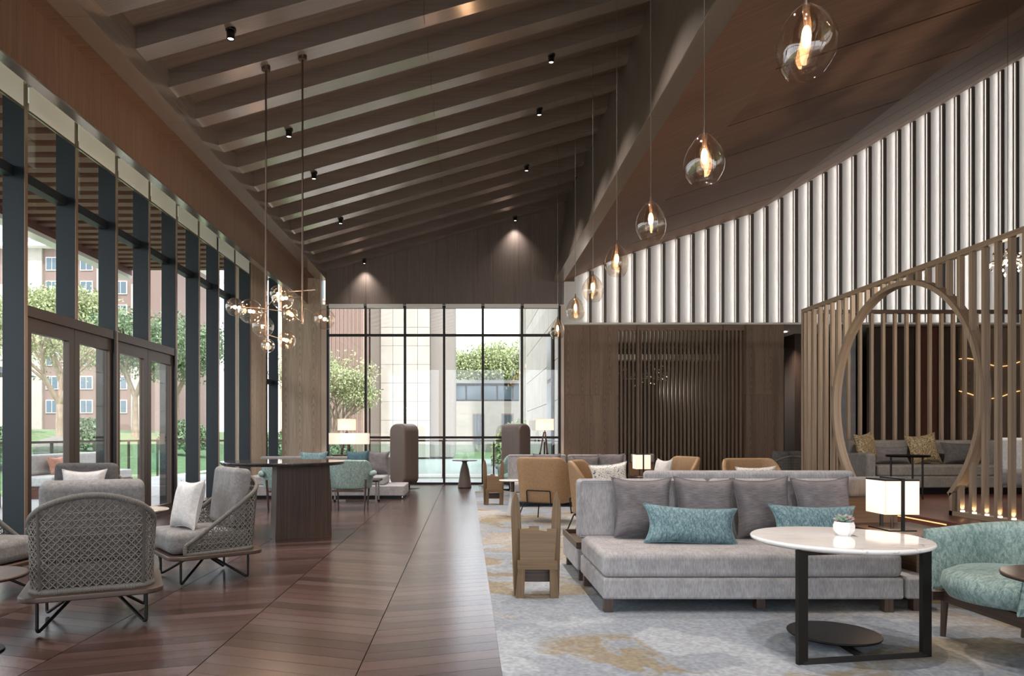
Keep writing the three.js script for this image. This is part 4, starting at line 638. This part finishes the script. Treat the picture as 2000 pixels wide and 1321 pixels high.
// ------------------------------------------------------------------ far left sectional, pods, lamps
{
  const t = thing('low_sectional', 'low grey sectional sofa on a plinth behind the teal dining chairs', 'sofa', [-1.16, 0, -13.1]);
  mesh('platform', at(rbox(3.0, 0.19, 1.0, 0.02), -1.5, 0.155, -0.5), M.sofa, t); mesh('plinth', box(-2.95, -0.06, 0, 0.062, -0.05, -0.95, 'x'), M.black, t); mesh('corner_bracket', box(-0.05, -0.03, 0.02, 0.06, -0.03, -0.06), M.chrome, t);
  mesh('seat_cushion', at(puff(2.6, 0.17, 0.85, 0.04), -1.68, 0.335, -0.56), M.sofa, t); mesh('back_cushion', at(rbox(1.3, 0.4, 0.17, 0.04), -1.02, 0.575, -0.9), M.sofaDark, t); mesh('back_cushion', at(rbox(1.25, 0.4, 0.17, 0.04), -2.31, 0.575, -0.9), M.sofaDark, t);
  addPillow('dark grey square cushion on the low sectional next to the leather pod', M.pillowGrey, 0.46, 0.46, 0.15, [-1.75, 0.66, -13.8], [-0.2, 0, -0.04]);
  addPillow('dark teal cushion on the low sectional beside the dark grey cushion', M.tealDark, 0.46, 0.46, 0.15, [-2.13, 0.67, -13.75], [-0.2, 0, 0.03]);
  addPillow('pale teal cushion on the low sectional seen over the high table', M.teal, 0.55, 0.4, 0.15, [-3.0, 0.68, -13.75], [-0.3, 0, 0]);
  const low = thing('coffee_table', 'low dark coffee table with metal legs in front of the low sectional', 'table', [-1.98, 0, -12.5]); mesh('table_top', box(-0.45, 0.45, 0.38, 0.41, -0.3, 0.3, 'x'), M.black, low); for (const s of [-1, 1]) mesh('leg_frame', merge([box(s * 0.38, s * 0.41, 0, 0.38, -0.2, -0.16), box(s * 0.38, s * 0.41, 0, 0.38, 0.16, 0.2), box(s * 0.2, s * 0.41, 0, 0.03, -0.2, -0.16)]), M.chrome, low);
  // leather pods: tall capsule shells open on one side
  const pod = (label, x, z, turn) => {
    const p = thing('leather_pod_chair', label, 'pod chair', [x, 0, z], turn, 'tall leather pods by the end window'), s = new THREE.Shape(), w = 0.18, h0 = 0.13, h1 = 1.4, r = 0.13;
    s.moveTo(-w + r, h0); s.lineTo(w - r, h0); s.absarc(w - r, h0 + r, r, -Math.PI / 2, 0); s.lineTo(w, h1 - r); s.absarc(w - r, h1 - r, r, 0, Math.PI / 2); s.lineTo(-w + r, h1); s.absarc(-w + r, h1 - r, r, Math.PI / 2, Math.PI); s.lineTo(-w, h0 + r); s.absarc(-w + r, h0 + r, r, Math.PI, 1.5 * Math.PI);
    mesh('back_shell', metric(new THREE.ExtrudeGeometry(s, { depth: 0.06, bevelEnabled: true, bevelSize: 0.05, bevelThickness: 0.09, bevelSegments: 6, curveSegments: 10 }).translate(0, 0, -0.33), 'y'), M.podLeather, p);
    const o = s.clone(), i = new THREE.Path(); const w2 = w - 0.02, a0 = h0 + 0.05, a1 = h1 - 0.05, r2 = 0.1; i.moveTo(-w2 + r2, a0); i.lineTo(w2 - r2, a0); i.absarc(w2 - r2, a0 + r2, r2, -Math.PI / 2, 0); i.lineTo(w2, a1 - r2); i.absarc(w2 - r2, a1 - r2, r2, 0, Math.PI / 2); i.lineTo(-w2 + r2, a1); i.absarc(-w2 + r2, a1 - r2, r2, Math.PI / 2, Math.PI); i.lineTo(-w2, a0 + r2); i.absarc(-w2 + r2, a0 + r2, r2, Math.PI, 1.5 * Math.PI); o.holes.push(i);
    mesh('side_shell', metric(new THREE.ExtrudeGeometry(o, { depth: 0.3, bevelEnabled: true, bevelSize: 0.05, bevelThickness: 0.02, bevelSegments: 3, curveSegments: 10 }).translate(0, 0, -0.24), 'y'), M.podLeather, p);
    mesh('seat', at(puff(0.3, 0.24, 0.4, 0.05), 0, 0.32, 0.0), M.chairGrey, p); mesh('foot', lathe([[0, 0.012], [0.25, 0.01], [0.255, 0], [0, 0]]), M.steel, p); mesh('stem', taper([0, 0.01, 0], [0, 0.09, 0], 0.03, 0.03), M.steel, p);
  };
  pod('tall brown leather pod chair beside the low grey sectional at the end window', -1.3, -15.8, 2.55); pod('tall brown leather pod chair behind the small far oak chair at the end window', 0.98, -15.7, -2.3);
  // console tables with lamps
  const tri = (label, x, z, cl) => {
    const c = thing('lamp_console', cl, 'side table', [x, 0, z]); mesh('table_top', box(-0.3, 0.3, 0.72, 0.75, -0.22, 0.22, 'x'), M.walnut, c); for (const [a, b] of [[-0.26, -0.18], [0.26, -0.18], [-0.26, 0.18], [0.26, 0.18]]) mesh('leg', box(a - 0.015, a + 0.015, 0, 0.72, b - 0.015, b + 0.015), M.walnut, c);
    const p = thing('tripod_lamp', label, 'lamp', [x, 0.75, z], 0, 'tripod lamps with drum shades'); for (let i = 0; i < 3; i++) { const a = i * 2.094 + 0.5; const l = mesh('leg', bar([0.11 * Math.sin(a), 0.02, 0.11 * Math.cos(a)], [0.02 * Math.sin(a), 0.52, 0.02 * Math.cos(a)], 0.03, 0.03), M.red, p); mesh('foot', at(new THREE.SphereGeometry(0.024, 10, 8), 0.112 * Math.sin(a), 0.024, 0.112 * Math.cos(a)), M.black, l); }
    mesh('neck', taper([0, 0.5, 0], [0, 0.58, 0], 0.015, 0.012), M.copper, p); mesh('drum_shade', metric(new THREE.CylinderGeometry(0.21, 0.215, 0.26, 40, 1, true).translate(0, 0.69, 0)), M.pinkShade, p); mesh('bulb', at(new THREE.SphereGeometry(0.03, 12, 8), 0, 0.66, 0), M.globeBulb, p);
    const l = new THREE.PointLight(new THREE.Color(1, 0.82, 0.66), 0.35); l.position.set(x, 0.75 + 0.66, z); l.castShadow = true; scene.add(l);
  };
  tri('tripod lamp with a pinkish drum shade at the window edge above the wide shaded lamp', -2.76, -16.2, 'dark console under the tripod lamp at the left window edge'); tri('tripod lamp with a pinkish drum shade behind the far light grey sofa', 1.81, -16.2, 'dark console under the tripod lamp behind the far sofa');
  const w = thing('wide_lamp', 'table lamp with a wide rectangular cream shade behind the low sectional', 'lamp', [-2.42, 0, -14.5]);
  for (let k = -1; k <= 1; k++) mesh('shade_panel', box(k * 0.265 - 0.13, k * 0.265 + 0.13, 1.01, 1.24, 0.13, 0.126), M.shade, w); for (const [a, b, c, d] of [[-0.4, 0.4, -0.126, -0.13], [-0.4, -0.396, -0.13, 0.13], [0.396, 0.4, -0.13, 0.13]]) mesh('shade_panel', box(a, b, 1.01, 1.24, c, d), M.shade, w);
  mesh('stem', taper([0, 0, 0], [0, 1.1, 0], 0.025, 0.02), M.steel, w); mesh('foot', lathe([[0, 0.03], [0.16, 0.02], [0.16, 0], [0, 0]]), M.steel, w); mesh('bulb', at(new THREE.SphereGeometry(0.035, 12, 8), 0, 1.13, 0), M.globeBulb, w);
  const l = new THREE.PointLight(new THREE.Color(1, 0.82, 0.66), 0.5); l.position.set(-2.42, 1.13, -14.5); l.castShadow = true; scene.add(l);
}

// ------------------------------------------------------------------ platform lounge behind the moon gate
{
  const t = thing('platform_sofa', 'dark grey sofa on the raised platform seen through the moon gate', 'sofa', [5.95, PLAT, -10.33]);
  mesh('base', at(rbox(3.4, 0.17, 0.8, 0.02), 1.7, 0.185, -0.4), M.sofaDark, t); mesh('plinth', box(0.1, 3.3, 0, 0.1, -0.12, -0.7, 'x'), M.black, t); for (let k = 0; k < 2; k++) { mesh('seat_cushion', at(puff(1.6, 0.17, 0.72, 0.04), 0.92 + k * 1.62, 0.35, -0.38), M.sofaDark, t); mesh('back_cushion', at(rbox(1.02, 0.4, 0.16, 0.05), 0.55 + k * 1.06, 0.6, -0.72), M.sofaDark, t); }
  mesh('back_cushion', at(rbox(1.02, 0.4, 0.16, 0.05), 2.67, 0.6, -0.72), M.sofaDark, t); mesh('arm', at(rbox(0.14, 0.5, 0.8, 0.04), 0.02, 0.36, -0.4), M.sofaDark, t);
  addPillow('gold damask cushion in the corner of the platform sofa', M.gold, 0.48, 0.48, 0.15, [6.12, PLAT + 0.68, -10.74], [-0.2, 0.5, 0.1]); addPillow('gold damask cushion in the middle of the platform sofa', M.gold, 0.48, 0.48, 0.15, [6.98, PLAT + 0.66, -10.72], [-0.2, 0.0, 0.12]);
  addPillow('dark grey lumbar cushion on the platform sofa behind the round tray table', M.pillowGrey, 0.6, 0.28, 0.14, [6.5, PLAT + 0.57, -10.76], [-0.2, 0, 0]); addPillow('dark grey lumbar cushion on the platform sofa next to the gate edge', M.chairDark, 0.7, 0.34, 0.15, [7.62, PLAT + 0.6, -10.74], [-0.2, 0, 0]);
  const s = thing('tray_table', 'dark round tray table on black legs in front of the platform sofa', 'side table', [5.66, PLAT, -9.55]); mesh('tray', lathe([[0, 0.595], [0.25, 0.595], [0.26, 0.61], [0.265, 0.61], [0.26, 0.58], [0, 0.58]], 40), M.steel, s); for (const [x, z] of [[-0.17, -0.1], [0.2, 0.0], [-0.05, 0.18]]) mesh('leg', taper([x, 0, z], [x, 0.585, z], 0.012, 0.012), M.black, s); s.position.set(5.66 + 0.35, PLAT, -9.55);
  for (let i = 0; i < 3; i++) { const p = thing('platform_armchair', 'pale grey armchair behind the moon gate slats', 'chair', [7.0 + i * 0.75, PLAT, -8.6 + i * 0.25], 0, 'pale armchairs behind the moon gate slats'); mesh('seat', at(puff(0.6, 0.2, 0.6, 0.05), 0, 0.35, 0), M.chairGrey, p); mesh('back', at(rbox(0.6, 0.45, 0.1, 0.04), 0, 0.62, -0.27), M.pillowLight, p); for (const [a, b] of [[-0.25, -0.25], [0.25, -0.25], [-0.25, 0.25], [0.25, 0.25]]) mesh('leg', taper([a, 0, b], [a, 0.26, b], 0.012, 0.018), M.walnut, p); }
}

// ------------------------------------------------------------------ outside
const O = {
  paving: std({ map: texture(256, 256, (u, v) => grey(0.68 + 0.08 * fbm(u, v, 20, 20, 131, 3)), true, [0.5, 0.5]), roughness: 0.9 }), lawn: std({ map: texture(512, 512, (u, v) => lerp3(c3('#5a6f4c'), c3('#84966a'), fbm(u, v, 24, 24, 133, 4)), true, [0.3, 0.3]), roughness: 1 }),
  road: std({ color: '#9a9a98', roughness: 0.9 }), lime: std({ map: texture(256, 256, (u, v) => lerp3(c3('#a39c93'), c3('#b3ada4'), fbm(u, v, 8, 8, 135, 3)), true, [0.3, 0.3]), roughness: 0.9 }), limeGrey: std({ color: '#857d76', roughness: 0.9 }), brick: std({ color: '#86716a', roughness: 0.85 }), brickLight: std({ color: '#b49a8a', roughness: 0.85 }),
  roof: std({ color: '#8e8e90', roughness: 0.8 }), paneDark: std({ color: '#56666f', roughness: 0.1, metalness: 0.2 }), bark: std({ map: texture(128, 128, (u, v) => lerp3(c3('#8d7b6b'), c3('#b5a391'), fbm(u, v, 20, 6, 137, 3))), roughness: 0.9 }), barkDark: std({ color: '#5d5146', roughness: 0.95 }),
  leafA: std({ color: '#a3ac80', roughness: 0.8, side: THREE.DoubleSide }), leafB: std({ color: '#7d9170', roughness: 0.8, side: THREE.DoubleSide }), leafC: std({ color: '#a3ab7a', roughness: 0.8, side: THREE.DoubleSide }), timber: std({ map: T.red, roughness: 0.6 }), rock: std({ color: '#7c7771', roughness: 0.95 }),
};
{
  const g = struct('ground', 'terrace, lawn and road outside'); g.userData.category = 'ground';
  for (let k = 0; k < 14; k++) for (let i = 0; i < 3; i++) mesh('paving_slab', box(-4.78 - i * 1.5, -6.27 - i * 1.5, -0.1, -0.03, 6 - k * 2.0, 4.006 - k * 2.0, 'z'), O.paving, g);
  for (let i = 0; i < 8; i++) for (let k = 0; k < 2; k++) mesh('paving_slab', box(-4.7 + i * 0.94, -3.766 + i * 0.94, -0.1, -0.03, -17.15 - k * 1.3, -18.446 - k * 1.3, 'x'), O.paving, g);
  const pl = new THREE.PlaneGeometry(60, 140, 30, 70).rotateX(-Math.PI / 2).translate(-39.3, 0, -40), p = pl.attributes.position; for (let i = 0; i < p.count; i++) { const x = p.getX(i), z = p.getZ(i); p.setY(i, -0.06 + 1.3 * sstep(-9.6, -19, x) + 0.25 * Math.sin(x * 0.5 + z * 0.2) * sstep(-10, -16, x)); } pl.computeVertexNormals(); mesh('lawn', metric(pl), O.lawn, g);
  mesh('far_ground', box(-9.3, 90, -0.4, -0.12, -19.8, -120, 'z'), O.lawn, g); mesh('road', box(-3.2, 1.6, -0.13, -0.1, -21.5, -38, 'z'), O.road, g); mesh('side_ground', box(-9.3, 90, -0.5, -0.15, 60, 6.5, 'z'), O.paving, g); mesh('courtyard', box(14.5, 60, -0.5, -0.12, 10, -60, 'z'), O.paving, g);
  // eaves over the terrace
  const c = struct('canopy', 'slatted timber eaves over the terrace'); c.userData.category = 'canopy';
  mesh('roof_board', box(-8.3, -4.8, 5.36, 5.5, 6, -17.2, 'z'), M.white, c); for (let k = 0; k < 58; k++) mesh('eave_slat', box(-8.2, -4.8, 5.24, 5.36, 5.8 - k * 0.4, 5.6 - k * 0.4, 'x'), O.timber, c); mesh('edge_board', box(-8.42, -8.2, 5.1, 5.55, 6, -17.2, 'z'), O.timber, c); mesh('edge_strip', box(-8.46, -8.2, 5.02, 5.1, 6, -17.2, 'z'), M.white, c);
}
function railing(label, a, b, n) {
  const t = thing('glass_railing', label, 'railing', [0, 0, 0]), A = V(...a), B = V(...b), at2 = (k) => A.clone().lerp(B, k / n), ang = Math.atan2(-(B.z - A.z), B.x - A.x), L = A.distanceTo(B) / n;
  for (let k = 0; k <= n; k++) { const q = at2(k); mesh('post', box(q.x - 0.025, q.x + 0.025, a[1] - 0.1, a[1] + 1.02, q.z - 0.025, q.z + 0.025), M.doorMetal, t); if (k < n) { const m = at2(k + 0.5); const pn = mesh('glass_panel', metric(new THREE.BoxGeometry(L - 0.08, 0.85, 0.012)), M.railGlass, t); pn.position.set(m.x, a[1] + 0.52, m.z); pn.rotation.y = ang; } }
  const h = mesh('handrail', metric(new THREE.BoxGeometry(A.distanceTo(B), 0.05, 0.07)), M.doorMetal, t); h.position.set((A.x + B.x) / 2, a[1] + 1.04, (A.z + B.z) / 2); h.rotation.y = ang;
}
railing('glass balustrade with bronze rail along the terrace lawn', [-9.25, 0, 4], [-9.25, 0, -21], 14); railing('glass balustrade beyond the end window', [-9.25, 0, -19.8], [2.2, 0, -19.8], 8);
// trees
function tree(name, label, x, y, z, h, opt) {
  const t = thing(name, label, 'tree', [x, y, z], 0, opt.group), wood = [], tips = []; seed = opt.seed;
  const grow = (p, dir, len, r, lvl) => {
    const q = p.clone().addScaledVector(dir, len); wood.push(taper(p.toArray(), q.toArray(), r, r * 0.68, lvl < 2 ? 8 : 5)); if (lvl >= 2) tips.push(q, p.clone().lerp(q, 0.5)); if (lvl >= opt.levels) return;
    const n = lvl === 0 ? opt.fork ?? 4 : 3; for (let i = 0; i < n; i++) { const a = i / n * 6.283 + rnd() * 1.2, sp = rr(0.35, 0.75) * (opt.spread ?? 1); const d = dir.clone().add(V(Math.cos(a) * sp, rr(-0.05, 0.3), Math.sin(a) * sp)).normalize(); grow(q, d, len * rr(0.62, 0.85) * (lvl === 0 ? opt.first ?? 0.8 : 1), r * 0.6, lvl + 1); }
  };
  grow(V(0, 0, 0), V(opt.lean ?? 0, 1, 0).normalize(), h * (opt.trunk ?? 0.3), h * 0.022, 0); const tr = mesh('trunk', merge(wood), opt.bark ?? O.bark, t);
  const leaf = new THREE.PlaneGeometry(0.045, 0.075), n = opt.leaves * 3, im = new THREE.InstancedMesh(leaf, opt.leaf ?? O.leafA, n), m4 = new THREE.Matrix4(), qn = new THREE.Quaternion(), e = new THREE.Euler();
  for (let i = 0; i < n; i++) { const c = tips[Math.floor(rnd() * tips.length)], s = opt.cloud ?? 0.35; e.set(rnd() * 6, rnd() * 6, rnd() * 6); const k = (opt.size ?? 1) * rr(0.7, 1.3); m4.compose(V(c.x + rr(-s, s), c.y + rr(-s, s), c.z + rr(-s, s)), qn.setFromEuler(e), V(k, k, k)); im.setMatrixAt(i, m4); }
  im.name = 'foliage'; im.castShadow = im.receiveShadow = true; im.userData.kind = 'stuff'; t.add(im); return t;
}
function bush(label, x, y, z, r, leaf, sd, group) {
  const t = thing('shrub', label, 'shrub', [x, y, z], 0, group); seed = sd; const n = 7000, im = new THREE.InstancedMesh(new THREE.PlaneGeometry(0.05, 0.08), leaf, n), m4 = new THREE.Matrix4(), q = new THREE.Quaternion(), e = new THREE.Euler();
  for (let i = 0; i < n; i++) { const a = rnd() * 6.283, v = Math.acos(rr(-0.3, 1)), k = r * Math.pow(rr(0.4, 1), 0.4) * (1 + 0.1 * Math.sin(a * 5)); e.set(rnd() * 6, rnd() * 6, rnd() * 6); const s = 1 + r * 0.5; m4.compose(V(k * Math.sin(v) * Math.cos(a), r * 0.3 + k * Math.cos(v) * 0.9, k * Math.sin(v) * Math.sin(a)), q.setFromEuler(e), V(s, s, s)); im.setMatrixAt(i, m4); }
  im.name = 'foliage'; im.castShadow = true; im.userData.kind = 'stuff'; t.add(im); const st = []; for (let i = 0; i < 7; i++) { const a = i * 0.9; st.push(taper([0, -0.1, 0], [r * 0.6 * Math.cos(a), r * 0.8, r * 0.6 * Math.sin(a)], 0.02, 0.01, 5)); } mesh('stems', merge(st), O.barkDark, t);
}
{
  tree('garden_tree', 'pale-trunked garden tree with thin spring leaves outside the near double door', -13.4, 0.4, -16.8, 6.2, { seed: 11, levels: 4, leaves: 700, trunk: 0.26, spread: 0.9, fork: 5, cloud: 0.3, group: 'garden trees on the lawn' });
  tree('garden_tree', 'bare-branched garden tree outside the far double door', -14.5, 0.5, -25, 7.5, { seed: 17, levels: 4, leaves: 800, trunk: 0.24, spread: 0.9, fork: 5, cloud: 0.4, group: 'garden trees on the lawn' });
  tree('garden_tree', 'green leafy tree on the lawn past the doors', -17, 0.9, -36, 9, { seed: 23, levels: 4, leaves: 5200, trunk: 0.25, leaf: O.leafB, cloud: 0.7, size: 1.7, group: 'garden trees on the lawn' });
  tree('garden_tree', 'thin spring tree in front of the brown building', -23, 1.1, -33, 10, { seed: 29, levels: 4, leaves: 3500, trunk: 0.25, cloud: 0.6, size: 1.4, group: 'garden trees on the lawn' });
  tree('garden_tree', 'tall leafy tree in front of the brown building end', -30, 1.2, -52, 15, { seed: 31, levels: 4, leaves: 6000, trunk: 0.25, cloud: 1.0, size: 2.4, leaf: O.leafA, group: 'garden trees on the lawn' });
  tree('garden_tree', 'tall leafy tree behind the far fins of the window wall', -24, 1.2, -58, 15, { seed: 37, levels: 4, leaves: 7000, trunk: 0.22, cloud: 1.1, size: 2.4, leaf: O.leafB, group: 'garden trees on the lawn' });
  tree('spreading_tree', 'wide pale spring tree left in the end window', -5.3, -0.1, -27, 6.6, { seed: 41, levels: 6, leaves: 4200, trunk: 0.15, spread: 1.0, fork: 6, cloud: 0.22, first: 1.3, lean: 0.08 });
  for (let i = 0; i < 6; i++) tree('hill_tree', ['leafy green tree rising behind the low glazed building', 'leafy green tree rising behind the low glazed building'][0], -1.2 + i * 2.9, -0.15, -88 - (i % 2) * 5, 14 + (i * 7 % 3) * 1.0, { seed: 47 + i, levels: 3, leaves: 4200, trunk: 0.3, spread: 0.7, cloud: 1.25, size: 3.2, leaf: i % 2 ? O.leafB : O.leafA, group: 'trees behind the low glazed building' });
  bush('round clipped shrub on the lawn outside the near double door', -12.6, 0.5, -18.6, 0.75, O.leafB, 61, 'shrubs on the lawn'); bush('round clipped shrub beside a grey boulder outside the far door', -14.4, 0.7, -26.5, 0.9, O.leafB, 63, 'shrubs on the lawn'); bush('low shrub at the foot of the garden trees past the doors', -12.8, 0.5, -32, 1.1, O.leafB, 65, 'shrubs on the lawn');
  bush('large bush beside the wing wall in the end window', 2.7, -0.1, -30, 1.6, O.leafA, 67); bush('dark bush left in the end window', -6.2, -0.1, -23.5, 1.1, O.leafB, 69); bush('small dark bush under the spreading tree', -4.4, -0.1, -24, 0.8, O.leafB, 71);
  const rk = new THREE.IcosahedronGeometry(0.5, 3), rp = rk.attributes.position; for (let i = 0; i < rp.count; i++) { const k = 1 + 0.12 * Math.sin(rp.getX(i) * 5) * Math.cos(rp.getZ(i) * 4); rp.setXYZ(i, rp.getX(i) * k * 1.3, rp.getY(i) * k * 0.8, rp.getZ(i) * k); } rk.computeVertexNormals(); single('boulder', 'grey boulder on the lawn outside the far double door', 'rock', rk, O.rock, [-13.2, 0.75, -22.4]);
  // outdoor seats on the terrace
  const os = thing('terrace_sofa', 'white outdoor sofa with coral cushions outside the near double door', 'sofa', [-8.3, 0, -10.3], Math.PI / 2, 'white outdoor sofas on the terrace'); mesh('base', box(-1.6, 1.6, -0.03, 0.2, -0.4, 0.4, 'x'), O.timber, os); mesh('seat_cushion', at(puff(3.2, 0.2, 0.8, 0.05), 0, 0.3, 0), M.pillowLight, os); mesh('back_cushion', at(rbox(3.2, 0.42, 0.2, 0.06), 0, 0.6, -0.3), M.pillowLight, os);
  copy(os, 'white outdoor sofa with a coral cushion outside the far double door', [-8.3, 0, -15], Math.PI / 2);
  for (const [z, l] of [[-9.6, 'coral cushion on the outdoor sofa by the first fin'], [-11.4, 'coral cushion on the outdoor sofa behind the rope chairs'], [-14.3, 'coral cushion on the outdoor sofa outside the far door']]) addPillow(l, M.coral, 0.5, 0.36, 0.16, [-8.35, 0.58, z], [-0.25, Math.PI / 2, 0]);
  const pf = thing('terrace_pouf', 'white round outdoor pouf outside the far double door', 'pouf', [-5.75, -0.03, -11.3]); mesh('body', metric(lathe([[0, 0], [0.4, 0], [0.43, 0.05], [0.43, 0.34], [0.38, 0.4], [0, 0.41]], 36)), M.pillowLight, pf);
}
function building(name, label, x0, x1, y1, z0, z1, m, build) { const t = thing(name, label, 'building', [0, 0, 0]); mesh('body', box(x0, x1, -0.2, y1, z0, z1), m, t); build(t); }
{
  building('brown_building', 'five-storey brown and cream hotel wing with grey roof beyond the garden', -90, -39, 25.5, -90, -110, O.brick, (t) => {
    mesh('roof', prism([[-91, 25.3], [-38, 25.3], [-41, 28.5], [-88, 28.5]], -88.6, -111, 'x'), O.roof, t); mesh('eaves', box(-91.2, -37.8, 25.1, 25.5, -88.4, -111), M.white, t);
    for (let k = 0; k < 11; k++) { const x = -42 - k * 4.4; mesh('pier', box(x - 0.9, x + 0.9, 0, k % 2 ? 25.3 : 20.5, -89.7, -90), O.lime, t); for (let s = 0; s < 7; s++) { const y = 4 + s * 3.05, w = mesh('window', box(x - 3.1, x - 1.5, y, y + 1.7, -89.85, -90.05), M.white, t); mesh('pane', box(x - 3.0, x - 2.35, y + 0.1, y + 1.6, -89.8, -89.86), O.paneDark, w); mesh('pane', box(x - 2.25, x - 1.6, y + 0.1, y + 1.6, -89.8, -89.86), O.paneDark, w); } }
  });
  building('ribbed_building', 'red-brown ribbed building left in the end window', -9.6, -5.3, 30, -36, -46, O.brickLight, (t) => { for (let k = 0; k < 9; k++) { const x = -7.0 + k * 0.2; mesh('rib', box(x, x + 0.09, 0, 30, -35.85, -36), O.brick, t); } for (let s = 0; s < 8; s++) { const w = mesh('window', box(-9.5, -7.2, 1.5 + s * 2.2, 2.9 + s * 2.2, -35.95, -36.05), M.white, t); mesh('pane', box(-9.4, -7.3, 1.6 + s * 2.2, 2.8 + s * 2.2, -35.9, -35.96), O.paneDark, w); } });
  building('stone_tower', 'tall pale limestone tower in the middle of the end window', -5.2, -2.0, 30, -38, -48, O.limeGrey, (t) => { for (let j = 0; j < 12; j++) for (let i = 0; i < 4; i++) mesh('stone_panel', box(-4.6 + i * 0.66, -3.955 + i * 0.66, j * 1.0, j * 1.0 + 0.985, -37.7, -38), O.lime, t); mesh('upper_stone', box(-4.6, -1.96, 12, 30, -37.7, -38), O.lime, t); mesh('grey_pier', box(-1.96, -0.7, 0, 30, -38.2, -48), O.limeGrey, t); });
  building('low_building', 'low pale stone building with a glazed band in the end window', -0.9, 14, 3.9, -56, -70, O.lime, (t) => {
    const gb = mesh('glazed_band', box(-1.3, 9, 3.9, 5.4, -56.6, -66), M.frame, t); for (let k = 0; k < 8; k++) mesh('pane', box(-1.2 + k * 1.25, -0.1 + k * 1.25, 4.05, 5.15, -56.5, -56.62), O.paneDark, gb); mesh('flat_roof', box(-1.6, 9.3, 5.35, 5.6, -56.2, -67), O.roof, t);
    for (const x of [0.5, 2.8, 5.1]) { const w = mesh('window', box(x, x + 0.95, 0.4, 2.9, -55.95, -56.05), O.brick, t); for (let k = 0; k < 3; k++) mesh('pane', box(x + 0.12 + k * 0.26, x + 0.32 + k * 0.26, 0.5, 2.8, -55.9, -55.96), O.paneDark, w); }
    for (let j = 0; j < 4; j++) mesh('stone_course', box(-0.92, 14, j * 0.97, j * 0.97 + 0.955, -55.985, -56, 'x'), O.lime, t); mesh('pavilion_roof', prism([[4.6, 5.6], [6.3, 7.4], [9, 7.6], [9, 7.2], [6.5, 7.0], [5.2, 5.6]], -57, -64, 'x'), O.brick, t);
  });
  building('far_tower', 'tall pale tower at the right edge of the end window', 3.9, 6.2, 26, -46, -52, O.lime, (t) => { for (let k = 0; k < 6; k++) mesh('stone_rib', box(3.9 + k * 0.38, 4.2 + k * 0.38, 0, 26, -45.9, -46), O.lime, t); });
  building('wing_wall', 'grey-white panelled wing with dark window right of the end window', 2.38, 5, 6.5, -22.2, -27, M.stone, (t) => { for (let j = 0; j < 6; j++) for (let i = 0; i < 4; i++) mesh('stone_panel', box(2.3, 2.38, j * 1.05, j * 1.05 + 1.03, -17.35 - i * 2.4, -19.72 - i * 2.4, 'z'), O.lime, t); const w = mesh('window', box(2.24, 2.32, 0.3, 4.0, -18.3, -19.5), M.frame, t); mesh('pane', box(2.22, 2.25, 0.4, 2.6, -18.4, -19.4), O.paneDark, w); mesh('pane', box(2.22, 2.25, 2.7, 3.9, -18.4, -19.4), O.paneDark, w); });
  const pav = thing('garden_pavilion', 'open timber garden pavilion on the lawn outside the near double door', 'pavilion', [-22, 1.1, -28]); mesh('roof', prism([[-3.4, 2.6], [3.4, 2.6], [2.6, 2.95], [-2.6, 2.95]], 2.4, -2.4, 'x'), M.fin, pav); for (const [x, z] of [[-2.8, 2], [2.8, 2], [-2.8, -2], [2.8, -2]]) mesh('post', box(x - 0.12, x + 0.12, 0, 2.6, z - 0.12, z + 0.12), M.fin, pav); mesh('deck', box(-3, 3, -0.3, 0.25, -2.2, 2.2, 'x'), O.limeGrey, pav); for (let k = 0; k < 14; k++) mesh('rail_board', box(-2.8 + k * 0.4, -2.5 + k * 0.4, 0.25, 0.85, 2.05, 2.1), O.timber, pav);
}
renderer.render(scene, camera);
